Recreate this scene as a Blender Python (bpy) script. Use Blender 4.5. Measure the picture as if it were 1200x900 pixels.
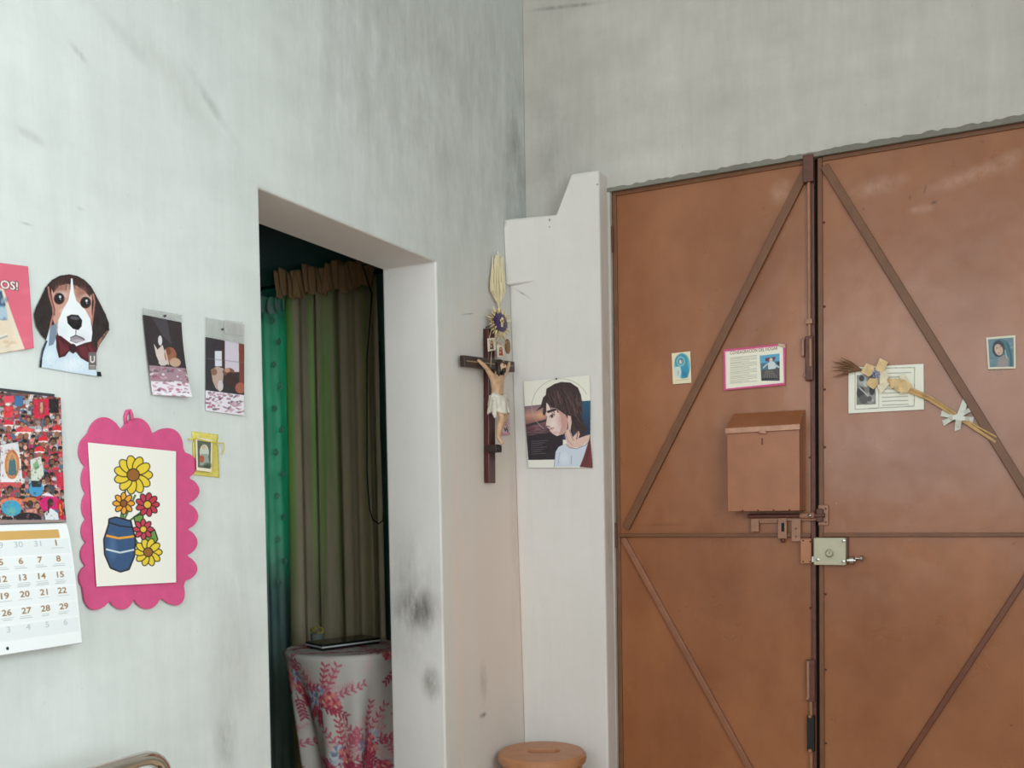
import bpy, bmesh, math, random
import numpy as np
from math import sin, cos, pi, radians, sqrt
from mathutils import Vector, Matrix
for o in list(bpy.data.objects): bpy.data.objects.remove(o)
SC = bpy.context.scene
COL = SC.collection
random.seed(7); NR = np.random.RandomState(11)

# ---------------------------------------------------------------- camera
FPX, PY = 1138.978, 638.607                     # focal length and principal row on a 1200x900 frame
YAW, PITCH, ROLL = 0.46678, -0.03975, -0.01651
EYE = np.array([1.56797, -3.28569, 1.3])
_fw = np.array([-sin(YAW)*cos(PITCH), cos(YAW)*cos(PITCH), sin(PITCH)])
_rt = np.array([cos(YAW), sin(YAW), 0.0]); _up = np.cross(_rt, _fw)
RT = _rt*cos(ROLL)+_up*sin(ROLL); UP = -_rt*sin(ROLL)+_up*cos(ROLL)
cd = bpy.data.cameras.new('camera'); cam = bpy.data.objects.new('camera', cd); COL.objects.link(cam)
cd.sensor_fit = 'HORIZONTAL'; cd.sensor_width = 36.0; cd.lens = FPX/1200*36
cd.shift_y = (PY-450)/1200; cd.clip_start = 0.02
M = Matrix.Identity(4)
for i in range(3):
    M[i][0], M[i][1], M[i][2], M[i][3] = RT[i], UP[i], -_fw[i], EYE[i]
cam.matrix_world = M
SC.camera = cam

# ---------------------------------------------------------------- sky, daylight and exposure
SC.view_settings.view_transform = 'Standard'; SC.view_settings.look = 'None'
SC.view_settings.gamma = 1.0; SC.view_settings.exposure = -0.07
try: SC.view_settings.use_curve_mapping = False
except Exception: pass
W = bpy.data.worlds.new('overcast_sky'); SC.world = W; W.use_nodes = True
bg = W.node_tree.nodes['Background']; bg.inputs[0].default_value = (0.80, 0.92, 1.0, 1); bg.inputs[1].default_value = 1.2
def area_light(name, loc, target, sx, sy, power, col):
    l = bpy.data.lights.new(name, 'AREA'); l.shape = 'RECTANGLE'; l.size = sx; l.size_y = sy
    l.energy = power; l.color = col
    o = bpy.data.objects.new(name, l); COL.objects.link(o); o.location = loc
    d = Vector(target)-Vector(loc); o.rotation_euler = d.to_track_quat('-Z', 'Y').to_euler()
    return o
# daylight entering by the openings of the room (right wall window, high back window)
area_light('daylight_right_window', (2.42, -2.85, 1.65), (0, -2.65, 1.55), 1.45, 1.5, 46, (0.86, 0.98, 1.0))
area_light('daylight_green_window', (-1.26, 0.75, 1.6), (-1.1, 0, 1.35), 0.7, 1.5, 20, (0.92, 1.0, 1.0))
area_light('daylight_back_window', (1.15, -5.16, 2.2), (0.9, 0, 1.6), 1.9, 1.7, 52, (0.95, 0.985, 1.0))

# ---------------------------------------------------------------- survey helpers: where a sight line meets a plane
def sight(x, y): return _fw + RT*((x-600)/FPX) - UP*((y-PY)/FPX)
def on(axis, v, x, y):
    i = 'xyz'.index(axis); d = sight(x, y); return EYE + d*((v-EYE[i])/d[i])
def PX(x, y, v=0.0): return on('x', v, x, y)
def PYp(x, y, v=0.0): return on('y', v, x, y)
def PZ(x, y, v=0.0): return on('z', v, x, y)
def proj(P):
    d = np.asarray(P, float)-EYE; z = d@_fw
    return (600+FPX*(d@RT)/z, PY-FPX*(d@UP)/z)

# ---------------------------------------------------------------- colour and materials
def lin(c):
    c = np.asarray(c, float)/255.0
    return np.where(c <= 0.04045, c/12.92, ((c+0.055)/1.055)**2.4)
def rgba(c): return tuple(lin(c))+(1.0,)
class NT:
    def __init__(s, mat): s.t = mat.node_tree; s.n = s.t.nodes; s.l = s.t.links
    def add(s, t, **k):
        n = s.n.new(t)
        for a, b in k.items():
            if a.startswith('i_'):
                key = a[2:]; n.inputs[int(key) if key.isdigit() else key.replace('_', ' ')].default_value = b
            else: setattr(n, a, b)
        return n
    def link(s, a, b): s.l.new(a, b)
    def math(s, op, a, b=None, clamp=False):
        n = s.n.new('ShaderNodeMath'); n.operation = op; n.use_clamp = clamp
        for i, v in enumerate((a, b)):
            if v is None: continue
            if isinstance(v, (int, float)): n.inputs[i].default_value = v
            else: s.l.new(v, n.inputs[i])
        return n.outputs[0]
    def mix(s, fac, a, b, blend='MIX'):
        n = s.n.new('ShaderNodeMix'); n.data_type = 'RGBA'; n.blend_type = blend
        for i, v in ((0, fac), (6, a), (7, b)):
            if isinstance(v, (int, float)): n.inputs[i].default_value = v
            elif isinstance(v, tuple): n.inputs[i].default_value = v
            else: s.l.new(v, n.inputs[i])
        return n.outputs[2]
    def coords(s, scale=(1, 1, 1)):
        g = s.n.new('ShaderNodeNewGeometry'); m = s.n.new('ShaderNodeMapping'); m.inputs['Scale'].default_value = scale
        s.l.new(g.outputs['Position'], m.inputs[0]); return m.outputs[0]
    def noise(s, scale, detail=4, stretch=(1, 1, 1), rough=0.55, lo=None, hi=None):
        n = s.n.new('ShaderNodeTexNoise'); n.inputs['Scale'].default_value = scale; n.inputs['Detail'].default_value = detail
        n.inputs['Roughness'].default_value = rough; s.l.new(s.coords(stretch), n.inputs['Vector'])
        if lo is None: return n.outputs[0]
        r = s.n.new('ShaderNodeMapRange'); r.inputs[1].default_value = lo; r.inputs[2].default_value = hi
        s.l.new(n.outputs[0], r.inputs[0]); return r.outputs[0]
def new_mat(name):
    m = bpy.data.materials.new(name); m.use_nodes = True
    return m, NT(m), m.node_tree.nodes['Principled BSDF']
def stains(t, c, patches, grain):  # soft patches of dirt, wear and painted bounce light
    for cen, sc, st, colr in patches:
        g = t.n.new('ShaderNodeNewGeometry'); mp = t.n.new('ShaderNodeMapping'); mp.vector_type = 'TEXTURE'
        mp.inputs['Location'].default_value = tuple(map(float, cen[:3])); mp.inputs['Scale'].default_value = sc
        if len(cen) > 3: mp.inputs['Rotation'].default_value = cen[3]
        t.link(g.outputs['Position'], mp.inputs[0])
        ln = t.n.new('ShaderNodeVectorMath'); ln.operation = 'LENGTH'; t.link(mp.outputs[0], ln.inputs[0])
        r = t.n.new('ShaderNodeMapRange'); r.interpolation_type = 'SMOOTHSTEP'; r.inputs[1].default_value = 1.0; r.inputs[2].default_value = 0.0
        t.link(ln.outputs['Value'], r.inputs[0])
        c = t.mix(t.math('MULTIPLY', t.math('MULTIPLY', r.outputs[0], grain) if st < 1.65 else r.outputs[0], st if st < 1.65 else st-1, True), c, rgba(colr))
    return c
def simple(name, c, rough=0.6, metal=0.0, var=0.10, scale=30, bump=0.0, bscale=200, spec=0.5, stretch=(1, 1, 1)):
    m, t, b = new_mat(name); base = rgba(c)
    f = t.noise(scale, 4, stretch, lo=0.3, hi=0.7)
    dark = tuple(v*(1-var*2) for v in base[:3])+(1,)
    t.link(t.mix(f, dark, base), b.inputs['Base Color'])
    b.inputs['Roughness'].default_value = rough; b.inputs['Metallic'].default_value = metal
    b.inputs['Specular IOR Level'].default_value = spec
    if bump:
        bn = t.add('ShaderNodeBump', i_Strength=bump, i_Distance=0.002)
        t.link(t.noise(bscale, 3, stretch), bn.inputs['Height']); t.link(bn.outputs[0], b.inputs['Normal'])
    return m

# ---------------------------------------------------------------- mesh building
class MB:
    def __init__(s): s.v = []; s.f = []
    def add(s, vs, fs):
        k = len(s.v); s.v += [tuple(map(float, p)) for p in vs]; s.f += [tuple(i+k for i in f) for f in fs]; return s
    def box(s, a, b):
        (x0, y0, z0), (x1, y1, z1) = a, b
        x0, x1 = sorted((x0, x1)); y0, y1 = sorted((y0, y1)); z0, z1 = sorted((z0, z1))
        return s.add([(x0,y0,z0),(x1,y0,z0),(x1,y1,z0),(x0,y1,z0),(x0,y0,z1),(x1,y0,z1),(x1,y1,z1),(x0,y1,z1)],
                     [(3,2,1,0),(4,5,6,7),(0,1,5,4),(1,2,6,5),(2,3,7,6),(3,0,4,7)])
    def bar(s, a, b, w, h, n):          # square bar from a to b, w across, h along the normal n
        a = np.array(a, float); b = np.array(b, float); d = b-a; d /= np.linalg.norm(d)
        n = np.array(n, float); n -= d*(n@d); n /= np.linalg.norm(n); c = np.cross(n, d)
        vs = []
        for p in (a, b):
            for sx, sz in ((-1, 0), (1, 0), (1, 1), (-1, 1)): vs.append(p+c*sx*w/2+n*sz*h)
        return s.add(vs, [(0,1,2,3),(7,6,5,4),(0,4,5,1),(1,5,6,2),(2,6,7,3),(3,7,4,0)])
    def prism(s, poly, fn, t0, t1):     # poly: 2D outline, fn(u, v, t) -> point
        n = len(poly)
        s.add([fn(u, v, t0) for u, v in poly]+[fn(u, v, t1) for u, v in poly],
              [tuple(range(n))[::-1], tuple(range(n, 2*n))]+[(i, (i+1) % n, (i+1) % n+n, i+n) for i in range(n)])
        return s
    def tube(s, pts, r, n=10, caps=True):
        pts = [np.array(p, float) for p in pts]; m = len(pts)
        rr = r if hasattr(r, '__len__') else [r]*m
        t = [pts[min(i+1, m-1)]-pts[max(i-1, 0)] for i in range(m)]; t = [q/(np.linalg.norm(q)+1e-12) for q in t]
        up = np.array([0, 0, 1.0]) if abs(t[0][2]) < 0.9 else np.array([1.0, 0, 0])
        vs = []
        for i in range(m):
            a = up-t[i]*(up@t[i]); a /= np.linalg.norm(a)+1e-12; up = a; b = np.cross(t[i], a)
            for k in range(n):
                w = 2*pi*k/n; vs.append(pts[i]+(a*cos(w)+b*sin(w))*rr[i])
        fs = [(i*n+k, i*n+(k+1) % n, (i+1)*n+(k+1) % n, (i+1)*n+k) for i in range(m-1) for k in range(n)]
        if caps: fs += [tuple(range(n))[::-1], tuple((m-1)*n+k for k in range(n))]
        return s.add(vs, fs)
    def lathe(s, c, prof, n=40, axis=None):      # prof: (radius, height); axis: 3x3 frame (u, v, along)
        c = np.array(c, float); A = np.eye(3) if axis is None else np.array(axis, float); vs = []
        for r, h in prof:
            for k in range(n):
                w = 2*pi*k/n; vs.append(c+A[0]*r*cos(w)+A[1]*r*sin(w)+A[2]*h)
        m = len(prof)
        fs = [(i*n+k, i*n+(k+1) % n, (i+1)*n+(k+1) % n, (i+1)*n+k) for i in range(m-1) for k in range(n)]
        fs += [tuple(range(n))[::-1], tuple((m-1)*n+k for k in range(n))]
        return s.add(vs, fs)
    def ball(s, c, r, n=12, m=8):
        r = np.array(r if hasattr(r, '__len__') else (r, r, r), float)
        vs = [np.array(c)+r*(0, 0, 1)]
        for i in range(1, m):
            for k in range(n): vs.append(np.array(c)+r*np.array((sin(pi*i/m)*cos(2*pi*k/n), sin(pi*i/m)*sin(2*pi*k/n), cos(pi*i/m))))
        vs.append(np.array(c)-r*(0, 0, 1)); e = len(vs)-1
        fs = [(0, 1+k, 1+(k+1) % n) for k in range(n)]
        fs += [(1+(i-1)*n+k, 1+i*n+k, 1+i*n+(k+1) % n, 1+(i-1)*n+(k+1) % n) for i in range(1, m-1) for k in range(n)]
        fs += [(e, 1+(m-2)*n+(k+1) % n, 1+(m-2)*n+k) for k in range(n)]
        return s.add(vs, fs)
    def grid(s, fn, nu, nv):
        vs = [fn(i/(nu-1), j/(nv-1)) for j in range(nv) for i in range(nu)]
        return s.add(vs, [(j*nu+i, j*nu+i+1, (j+1)*nu+i+1, (j+1)*nu+i) for j in range(nv-1) for i in range(nu-1)])
def base_of(o):
    v = Vector((0, 0, 0))
    while o is not None: v += o.location; o = o.parent
    return v
def meta(o, label=None, cat=None, group=None, kind=None):
    for k, v in (('label', label), ('category', cat), ('group', group), ('kind', kind)):
        if v: o[k] = v
    return o
def link_mesh(name, me, mat, parent=None, loc=(0, 0, 0), smooth=False, bevel=0, seg=2, fix=True):
    if fix:
        b = bmesh.new(); b.from_mesh(me); bmesh.ops.recalc_face_normals(b, faces=b.faces); b.to_mesh(me); b.free()
    if mat: me.materials.append(mat)
    if smooth: me.polygons.foreach_set('use_smooth', [True]*len(me.polygons))
    o = bpy.data.objects.new(name, me); COL.objects.link(o)
    if parent is not None: o.parent = parent
    o.location = loc
    if bevel:
        m = o.modifiers.new('bevel', 'BEVEL'); m.width = bevel; m.segments = seg; m.limit_method = 'ANGLE'; m.angle_limit = radians(40)
    if smooth == 'auto':
        try: me.set_sharp_from_angle(angle=radians(35))
        except Exception: pass
    return o
def build(name, mb, mat, parent=None, origin=None, **k):
    """mb in world coordinates; the object sits at origin (top level) or at its parent's base"""
    off = base_of(parent) if parent is not None else Vector(origin if origin is not None else (0, 0, 0))
    me = bpy.data.meshes.new(name); me.from_pydata([tuple(Vector(p)-off) for p in mb.v], [], mb.f); me.update()
    return link_mesh(name, me, mat, parent, (0, 0, 0) if parent is not None else off, **k)
def thing(name, label, cat, loc, group=None):
    o = bpy.data.objects.new(name, None); COL.objects.link(o); o.empty_display_size = 0.05; o.location = tuple(map(float, loc))
    return meta(o, label, cat, group)
def struct(name, mb, mat, parent=None, **k):
    o = build(name, mb, mat, parent, **k)
    if parent is None: o['kind'] = 'structure'
    return o

# ---------------------------------------------------------------- flat print: a grid sheet whose vertex colours carry the picture
GLY = {}
def glyphs(txt, bold=False):
    key = (txt, bold)
    if key in GLY: return GLY[key]
    cu = bpy.data.curves.new('lettering', 'FONT'); cu.body = txt; cu.size = 1.0; cu.resolution_u = 3; cu.offset = 0.02 if bold else 0.0
    o = bpy.data.objects.new('lettering', cu); COL.objects.link(o)
    dg = bpy.context.evaluated_depsgraph_get(); e = o.evaluated_get(dg); me = e.to_mesh(); me.calc_loop_triangles()
    v = [(p.co.x, p.co.y) for p in me.vertices]; tr = [[v[i] for i in t.vertices] for t in me.loop_triangles]
    e.to_mesh_clear(); bpy.data.objects.remove(o); bpy.data.curves.remove(cu)
    GLY[key] = tr; return tr
def homog(src, dst):
    A = []; B = []
    for (x, y), (u, v) in zip(src, dst):
        A += [[x, y, 1, 0, 0, 0, -u*x, -u*y], [0, 0, 0, x, y, 1, -v*x, -v*y]]; B += [u, v]
    h = np.linalg.solve(np.array(A, float), np.array(B, float)); return np.append(h, 1).reshape(3, 3)
def happly(H, p):
    p = np.atleast_2d(np.asarray(p, float)); q = np.c_[p, np.ones(len(p))]@H.T; return q[:, :2]/q[:, 2:]
UQ = [(0, 0), (1, 0), (1, 1), (0, 1)]
class Canvas:
    """quad: the sheet's four corners TL TR BR BL in drawing units; ori/sc: drawing units to photograph points"""
    def __init__(s, quad, n, m, bgc, ori=(0, 0), sc=1.0, ss=2):
        s.quad = quad; s.n = n; s.m = m; s.ori = ori; s.sc = sc; s.ss = ss
        s.H = homog(quad, UQ); s.w = n*ss; s.h = m*ss
        s.a = np.empty((s.h, s.w, 3)); s.a[:] = bgc; s.mask = None
    def uv(s, p): return happly(s.H, p)*np.array([s.w, s.h])
    def cover(s, q):
        x0 = max(int(q[:, 0].min()), 0); x1 = min(int(q[:, 0].max())+2, s.w); y0 = max(int(q[:, 1].min()), 0); y1 = min(int(q[:, 1].max())+2, s.h)
        if x1 <= x0 or y1 <= y0: return None
        X, Y = np.meshgrid(np.arange(x0, x1)+.5, np.arange(y0, y1)+.5); ins = np.zeros(X.shape, bool)
        for (ax, ay), (bx, by) in zip(q, np.roll(q, -1, 0)):
            if ay == by: continue
            ins ^= ((ay > Y) != (by > Y)) & (X < (bx-ax)*(Y-ay)/(by-ay)+ax)
        return y0, y1, x0, x1, ins
    def poly(s, pts, c, a=1.0):
        r = s.cover(s.uv(pts))
        if r is None: return s
        y0, y1, x0, x1, ins = r; v = s.a[y0:y1, x0:x1]; v[ins] = v[ins]*(1-a)+np.array(c, float)*a; return s
    def rect(s, x0, y0, x1, y1, c, a=1.0): return s.poly([(x0, y0), (x1, y0), (x1, y1), (x0, y1)], c, a)
    def ell(s, x, y, rx, ry, c, a=1.0, rot=0, n=22):
        r = radians(rot)
        return s.poly([(x+rx*cos(t)*cos(r)-ry*sin(t)*sin(r), y+rx*cos(t)*sin(r)+ry*sin(t)*cos(r)) for t in np.linspace(0, 2*pi, n, False)], c, a)
    def soft(s, x, y, rx, ry, c, a=1.0, rot=0, k=5):
        for i in range(k): s.ell(x, y, rx*(1-i/k), ry*(1-i/k), c, 1-(1-a)**(1/k) if a < 1 else .45, rot)
        return s
    def line(s, pts, w, c, a=1.0):
        for (ax, ay), (bx, by) in zip(pts, pts[1:]):
            d = sqrt((bx-ax)**2+(by-ay)**2)+1e-9; nx, ny = -(by-ay)/d*w/2, (bx-ax)/d*w/2
            s.poly([(ax+nx, ay+ny), (bx+nx, by+ny), (bx-nx, by-ny), (ax-nx, ay-ny)], c, a)
        return s
    def text(s, txt, x, y, h, c, width=None, slope=0.0, bold=False, a=1.0, center=False):
        tr = glyphs(txt, bold)
        if not tr: return s
        al = np.array(tr).reshape(-1, 2); w = al[:, 0].max()-al[:, 0].min(); k = h/0.70; kx = k if width is None else width/w
        x0 = x-(w*kx/2 if center else 0)-al[:, 0].min()*kx
        for t in tr: s.poly([(x0+px*kx, y-py*k+slope*px*kx) for px, py in t], c, a)
        return s
    def final(s):
        a = s.a; p = np.pad(a, ((1, 1), (1, 1), (0, 0)), 'edge')
        a = (p[1:-1, 1:-1]*4+p[:-2, 1:-1]+p[2:, 1:-1]+p[1:-1, :-2]+p[1:-1, 2:])/8
        return lin(np.clip(a.reshape(s.m, s.ss, s.n, s.ss, 3).mean((1, 3)), 0, 255))
    def maskgrid(s):
        if s.mask is None: return np.ones((s.m, s.n), bool)
        k = np.zeros((s.h, s.w), bool); y0, y1, x0, x1, ins = s.cover(s.uv(s.mask)); k[y0:y1, x0:x1] = ins
        return k.reshape(s.m, s.ss, s.n, s.ss).mean((1, 3)) > 0.5
def sheet(name, cv, plane, mat, curl=None, thick=0.0007, parent=None, world=None, label=None, cat=None, group=None):
    """plane: ('x', v) or ('y', v) through which the drawing's corners are surveyed, or world: four corners"""
    n, m = cv.n, cv.m; u, v = np.meshgrid((np.arange(n)+0.0)/(n-1), (np.arange(m)+0.0)/(m-1))
    uv = np.c_[u.ravel(), v.ravel()]
    if world is None:
        q = happly(np.linalg.inv(cv.H), uv)/cv.sc+np.array(cv.ori)
        P = np.array([plane[1](x, y) for x, y in q]) if plane[0] == 'f' else np.array([on(plane[0], plane[1], x, y) for x, y in q])
        nrm = np.array([1.0, 0, 0]) if plane[0] == 'x' else np.array([0, -1.0, 0])
    else:
        w = [np.array(p, float) for p in world]; a, b = uv[:, :1], uv[:, 1:]
        P = w[0]*(1-a)*(1-b)+w[1]*a*(1-b)+w[2]*a*b+w[3]*(1-a)*b
        nrm = np.cross(w[3]-w[0], w[1]-w[0]); nrm /= np.linalg.norm(nrm)
    if curl is not None: P = P+nrm*np.array([curl(a, b) for a, b in uv])[:, None]
    ok = cv.maskgrid(); cell = ok[:-1, :-1] & ok[1:, 1:] & ok[1:, :-1] & ok[:-1, 1:]
    J, I = np.nonzero(cell); a = J*n+I
    F = np.c_[a, a+n, a+n+1, a+1]
    used = np.unique(F); re = -np.ones(n*m, int); re[used] = np.arange(len(used)); F = re[F]; P = P[used]; colr = cv.final().reshape(-1, 3)[used]
    nn = np.cross(P[F[0][1]]-P[F[0][0]], P[F[0][3]]-P[F[0][0]])
    if nn@nrm < 0: F = F[:, ::-1]
    off = np.array(base_of(parent)) if parent is not None else np.array([P[:, 0].mean(), P[:, 1].mean(), P[:, 2].min()])
    me = bpy.data.meshes.new(name); me.from_pydata((P-off).tolist(), [], F.tolist())
    at = me.color_attributes.new('print', 'FLOAT_COLOR', 'POINT'); at.data.foreach_set('color', np.c_[colr, np.ones(len(colr))].ravel().astype(np.float32))
    o = link_mesh(name, me, mat, parent, (0, 0, 0) if parent is not None else off, smooth=True, fix=False)
    sm = o.modifiers.new('thickness', 'SOLIDIFY'); sm.thickness = thick; sm.offset = -1
    return meta(o, label, cat, group)

# ================================================================ materials of the setting
def plaster(name, light, dark, patches=(), rough=0.85, warm=None):
    """patches: (centre, scale xyz, strength, colour) - stains, grime and painted bounce light with shapes of their own"""
    m, t, b = new_mat(name)
    f1 = t.noise(2.4, 6, (1, 1, 0.8), 0.62, 0.32, 0.68)
    f2 = t.noise(20, 7, (1, 1, 0.13), 0.72, 0.32, 0.70)          # vertical brush marks
    f3 = t.noise(11, 7, (0.45, 0.45, 1.0), 0.7, 0.35, 0.70)
    f4 = t.noise(3.2, 5, (1.0, 1.0, 1.6), 0.7, 0.34, 0.66)
    f = t.math('ADD', t.math('MULTIPLY', f1, 0.28), t.math('ADD', t.math('MULTIPLY', f2, 0.30), t.math('ADD', t.math('MULTIPLY', f3, 0.17), t.math('MULTIPLY', f4, 0.25))))
    c = t.mix(f, rgba(dark), rgba(light))
    sp = t.noise(60, 3, (1, 1, 0.6), 0.6, 0.70, 0.78)
    c = t.mix(t.math('MULTIPLY', sp, 0.22), c, rgba((120, 118, 112)))
    grain = t.noise(14, 6, (1, 1, 0.35), 0.7, 0.32, 0.66)
    c = stains(t, c, patches, grain)
    t.link(c, b.inputs['Base Color']); b.inputs['Roughness'].default_value = rough; b.inputs['Specular IOR Level'].default_value = 0.2
    bn = t.add('ShaderNodeBump', i_Strength=0.35, i_Distance=0.004)
    h = t.math('ADD', t.math('MULTIPLY', t.noise(6, 5, (1, 1, 0.4)), 1.0), t.math('MULTIPLY', t.noise(45, 4), 0.25))
    t.link(h, bn.inputs['Height']); t.link(bn.outputs[0], b.inputs['Normal'])
    return m
GR = (92, 90, 84); WARM_BOUNCE = (232, 214, 203)
big = 9.0
def lw(x, y): return tuple(PX(x, y, 0))
def fw_(x, y): return tuple(PYp(x, y, -0.02))
left_stains_and_bounce = [
    (lw(92, 62)+((radians(-32), 0, 0),), (big, 0.035, 0.012), 0.7, GR), (lw(150, 48)+((radians(-25), 0, 0),), (big, 0.10, 0.03), 0.22, GR),
    (lw(200, 88)+((radians(-35), 0, 0),), (big, 0.22, 0.05), 0.28, (150, 138, 126)), (lw(250, 126)+((radians(-38), 0, 0),), (big, 0.13, 0.02), 0.36, GR),
    (lw(38, 160)+((radians(-10), 0, 0),), (big, 0.05, 0.015), 0.45, GR), (lw(95, 245), (big, 0.015, 0.006), 0.6, GR), (lw(30, 262), (big, 0.02, 0.004), 0.5, GR),
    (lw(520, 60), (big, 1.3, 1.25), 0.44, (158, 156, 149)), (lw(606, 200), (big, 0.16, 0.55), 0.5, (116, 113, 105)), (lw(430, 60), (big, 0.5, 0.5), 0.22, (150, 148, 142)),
    (lw(596, 690), (big, 0.95, 1.30), 1.98, WARM_BOUNCE), (lw(575, 440), (big, 0.50, 0.55), 0.6, WARM_BOUNCE), (lw(538, 720), (big, 0.06, 0.9), 0.55, (236, 206, 186)), (lw(602, 620), (big, 0.05, 0.6), 0.45, (190, 160, 150)), (lw(566, 800), (big, 0.04, 0.10), 0.55, (150, 128, 112)),  # warm tints near the corner paint in bounce off door and floor
    (lw(566, 838), (big, 0.035, 0.014), 1.0, (70, 58, 52)), (lw(548, 368)+((radians(12), 0, 0),), (big, 0.06, 0.004), 1.0, (120, 112, 104)),
    (lw(265, 870), (big, 0.05, 0.12), 0.65, GR), (lw(180, 560), (big, 0.30, 0.2), 0.12, (160, 150, 140)), (lw(270, 760), (big, 0.12, 0.35), 0.35, (150, 140, 130)),
    (tuple(PYp(488, 715, -0.665))+((0, 0, 0),), (0.12, 0.03, 0.10), 1.1, (96, 90, 86)), (tuple(PYp(505, 800, -0.665)), (0.05, 0.03, 0.08), 1.0, (110, 100, 90)),
    (tuple(PYp(480, 700, -0.665)), (0.16, 0.03, 0.32), 0.5, (120, 115, 110)),
]
M_LEFT = plaster('painted_plaster_left', (225, 229, 226), (196, 200, 197), left_stains_and_bounce)
front_stains = [
    (fw_(660, 8)+((0, radians(8), 0),), (0.2, big, 0.012), 0.9, GR), (fw_(650, 180), (0.16, big, 0.45), 0.35, (120, 120, 118)),
    (fw_(760, 190), (0.35, big, 0.06), 0.25, (235, 236, 230)), (fw_(940, 100), (0.5, big, 0.05), 0.2, (150, 146, 140)),
]
M_FRONT = plaster('painted_plaster_front', (212, 207, 200), (178, 173, 166), front_stains)
M_PILLAR = plaster('painted_plaster_pillar', (227, 222, 220), (215, 210, 205), [
    (tuple(PYp(615, 345, -0.13))+((0, radians(35), 0),), (0.05, big, 0.004), 1.0, (130, 122, 114)),
    (tuple(PYp(646, 259, -0.12)), (0.005, big, 0.008), 1.4, (90, 85, 80)), (tuple(PYp(646, 267, -0.12)), (0.004, big, 0.005), 1.4, (110, 105, 98)), (tuple(PYp(700, 216, -0.1)), (0.006, big, 0.006), 1.4, (110, 105, 98)),
    (tuple(PYp(590, 262, -0.19)), (0.02, big, 0.025), 1.0, (80, 76, 72)), (tuple(PYp(610, 700, -0.1)), (0.06, big, 0.9), 0.6, WARM_BOUNCE),
    (tuple(PYp(714, 500, -0.05)), (0.02, 0.09, 1.4), 0.9, (196, 172, 156))])
M_SHADED_WALL = plaster('shaded_bedroom_plaster', (128, 146, 156), (110, 126, 136))  # dimness of the unlit bedroom put into the wall colour
M_MORTAR = plaster('raw_mortar', (150, 146, 136), (110, 106, 98), rough=0.95)
def tiles(name, c1, c2, grout, size):
    m, t, b = new_mat(name)
    br = t.add('ShaderNodeTexBrick', i_Scale=1.0); br.offset = 0.0
    br.inputs['Brick Width'].default_value = size; br.inputs['Row Height'].default_value = size; br.inputs['Mortar Size'].default_value = 0.004
    br.inputs['Color1'].default_value = rgba(c1); br.inputs['Color2'].default_value = rgba(c2); br.inputs['Mortar'].default_value = rgba(grout)
    t.link(t.coords(), br.inputs['Vector']); t.link(br.outputs[0], b.inputs['Base Color']); b.inputs['Roughness'].default_value = 0.35
    return m
M_FLOOR = tiles('floor_tiles', (208, 180, 152), (198, 170, 144), (140, 124, 110), 0.33)
M_CEIL = plaster('ceiling_plaster', (222, 222, 216), (206, 206, 200))

# ================================================================ the setting
YL, YR, ZD, TW = -1.470, -0.665, 2.061, 0.20         # bedroom doorway in the left wall
XL, XG, XR, ZT = 0.331, 1.031, 1.731, 2.408           # metal double door in the front wall
H = 3.45
wl = MB().prism([(-5.1, 0), (YL-0.012, 0), (YL, ZD), (YR, ZD), (YR, 0), (0.05, 0), (0.05, H), (-5.1, H)], lambda u, v, t: (t, u, v), -TW, 0.0)
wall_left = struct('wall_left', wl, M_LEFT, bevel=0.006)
M_JAMB = plaster('painted_plaster_reveal', (236, 232, 229), (224, 219, 215), [q for q in left_stains_and_bounce if abs(q[0][1]-YR) < 0.01 and q[1][1] < 1])
wall_left.data.materials.append(M_JAMB)
for p in wall_left.data.polygons:
    if abs(p.normal.x) < 0.1 and YL-0.05 < p.center.y < YR+0.05 and p.center.z < ZD+0.01 and p.center.z > 0.1: p.material_index = 1
wf = MB().prism([(0.0, 0), (XL, 0), (XL, ZT), (XR, ZT), (XR, 0), (2.6, 0), (2.6, H), (0.0, H)], lambda u, v, t: (u, t, v), -0.02, 0.2)
wall_front = struct('wall_front', wf, M_FRONT, bevel=0.004)
# rough mortar strip left open along the head of the door
rnd = random.Random(3); top = []; N = 90
for i in range(N+1): top.append((XL-0.012+(XR-XL+0.02)*i/N, ZT+0.007+0.004*i/N+rnd.uniform(-0.003, 0.004)))
ms = MB().prism([(XL-0.012, ZT-0.006), (XR+0.008, ZT-0.006)]+top[::-1], lambda u, v, t: (u, t, v), -0.023, -0.012)
struct('trim_1', ms, M_MORTAR)
# plaster pillar between corner and door
def pf(x, z):
    w = max(0.0, 1-x/0.30); return -(0.10+0.062*min(max((z-0.4)/1.7, 0), 1.1)*w)
xs = [0.0, 0.06, 0.12, 0.172, 0.227, 0.33]
b = bmesh.new(); G = {}
def gv(x, z):
    k = (round(x, 4), round(z, 4))
    if k not in G: G[k] = b.verts.new((x, pf(x, z), z))
    return G[k]
zs = [0, 0.5, 1.0, 1.5, 2.0, 2.319]
edge = lambda x, z: (x if x < 0.3 else 0.331-0.0045*z/2.4*2.0)
fr = []
for i in range(5):
    for j in range(5):
        fr.append(b.faces.new([gv(edge(xs[i], zs[j]), zs[j]), gv(edge(xs[i+1], zs[j]), zs[j]), gv(edge(xs[i+1], zs[j+1]), zs[j+1]), gv(edge(xs[i], zs[j+1]), zs[j+1])]))
fr.append(b.faces.new([gv(0.172, 2.319), gv(0.227, 2.319), gv(0.227, 2.454)]))
fr.append(b.faces.new([gv(0.227, 2.319), gv(edge(0.33, 2.319), 2.319), gv(edge(0.33, 2.457), 2.457), gv(0.227, 2.454)]))
ex = bmesh.ops.extrude_face_region(b, geom=fr)
for v in [e for e in ex['geom'] if isinstance(e, bmesh.types.BMVert)]: v.co.y = -0.005
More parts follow.
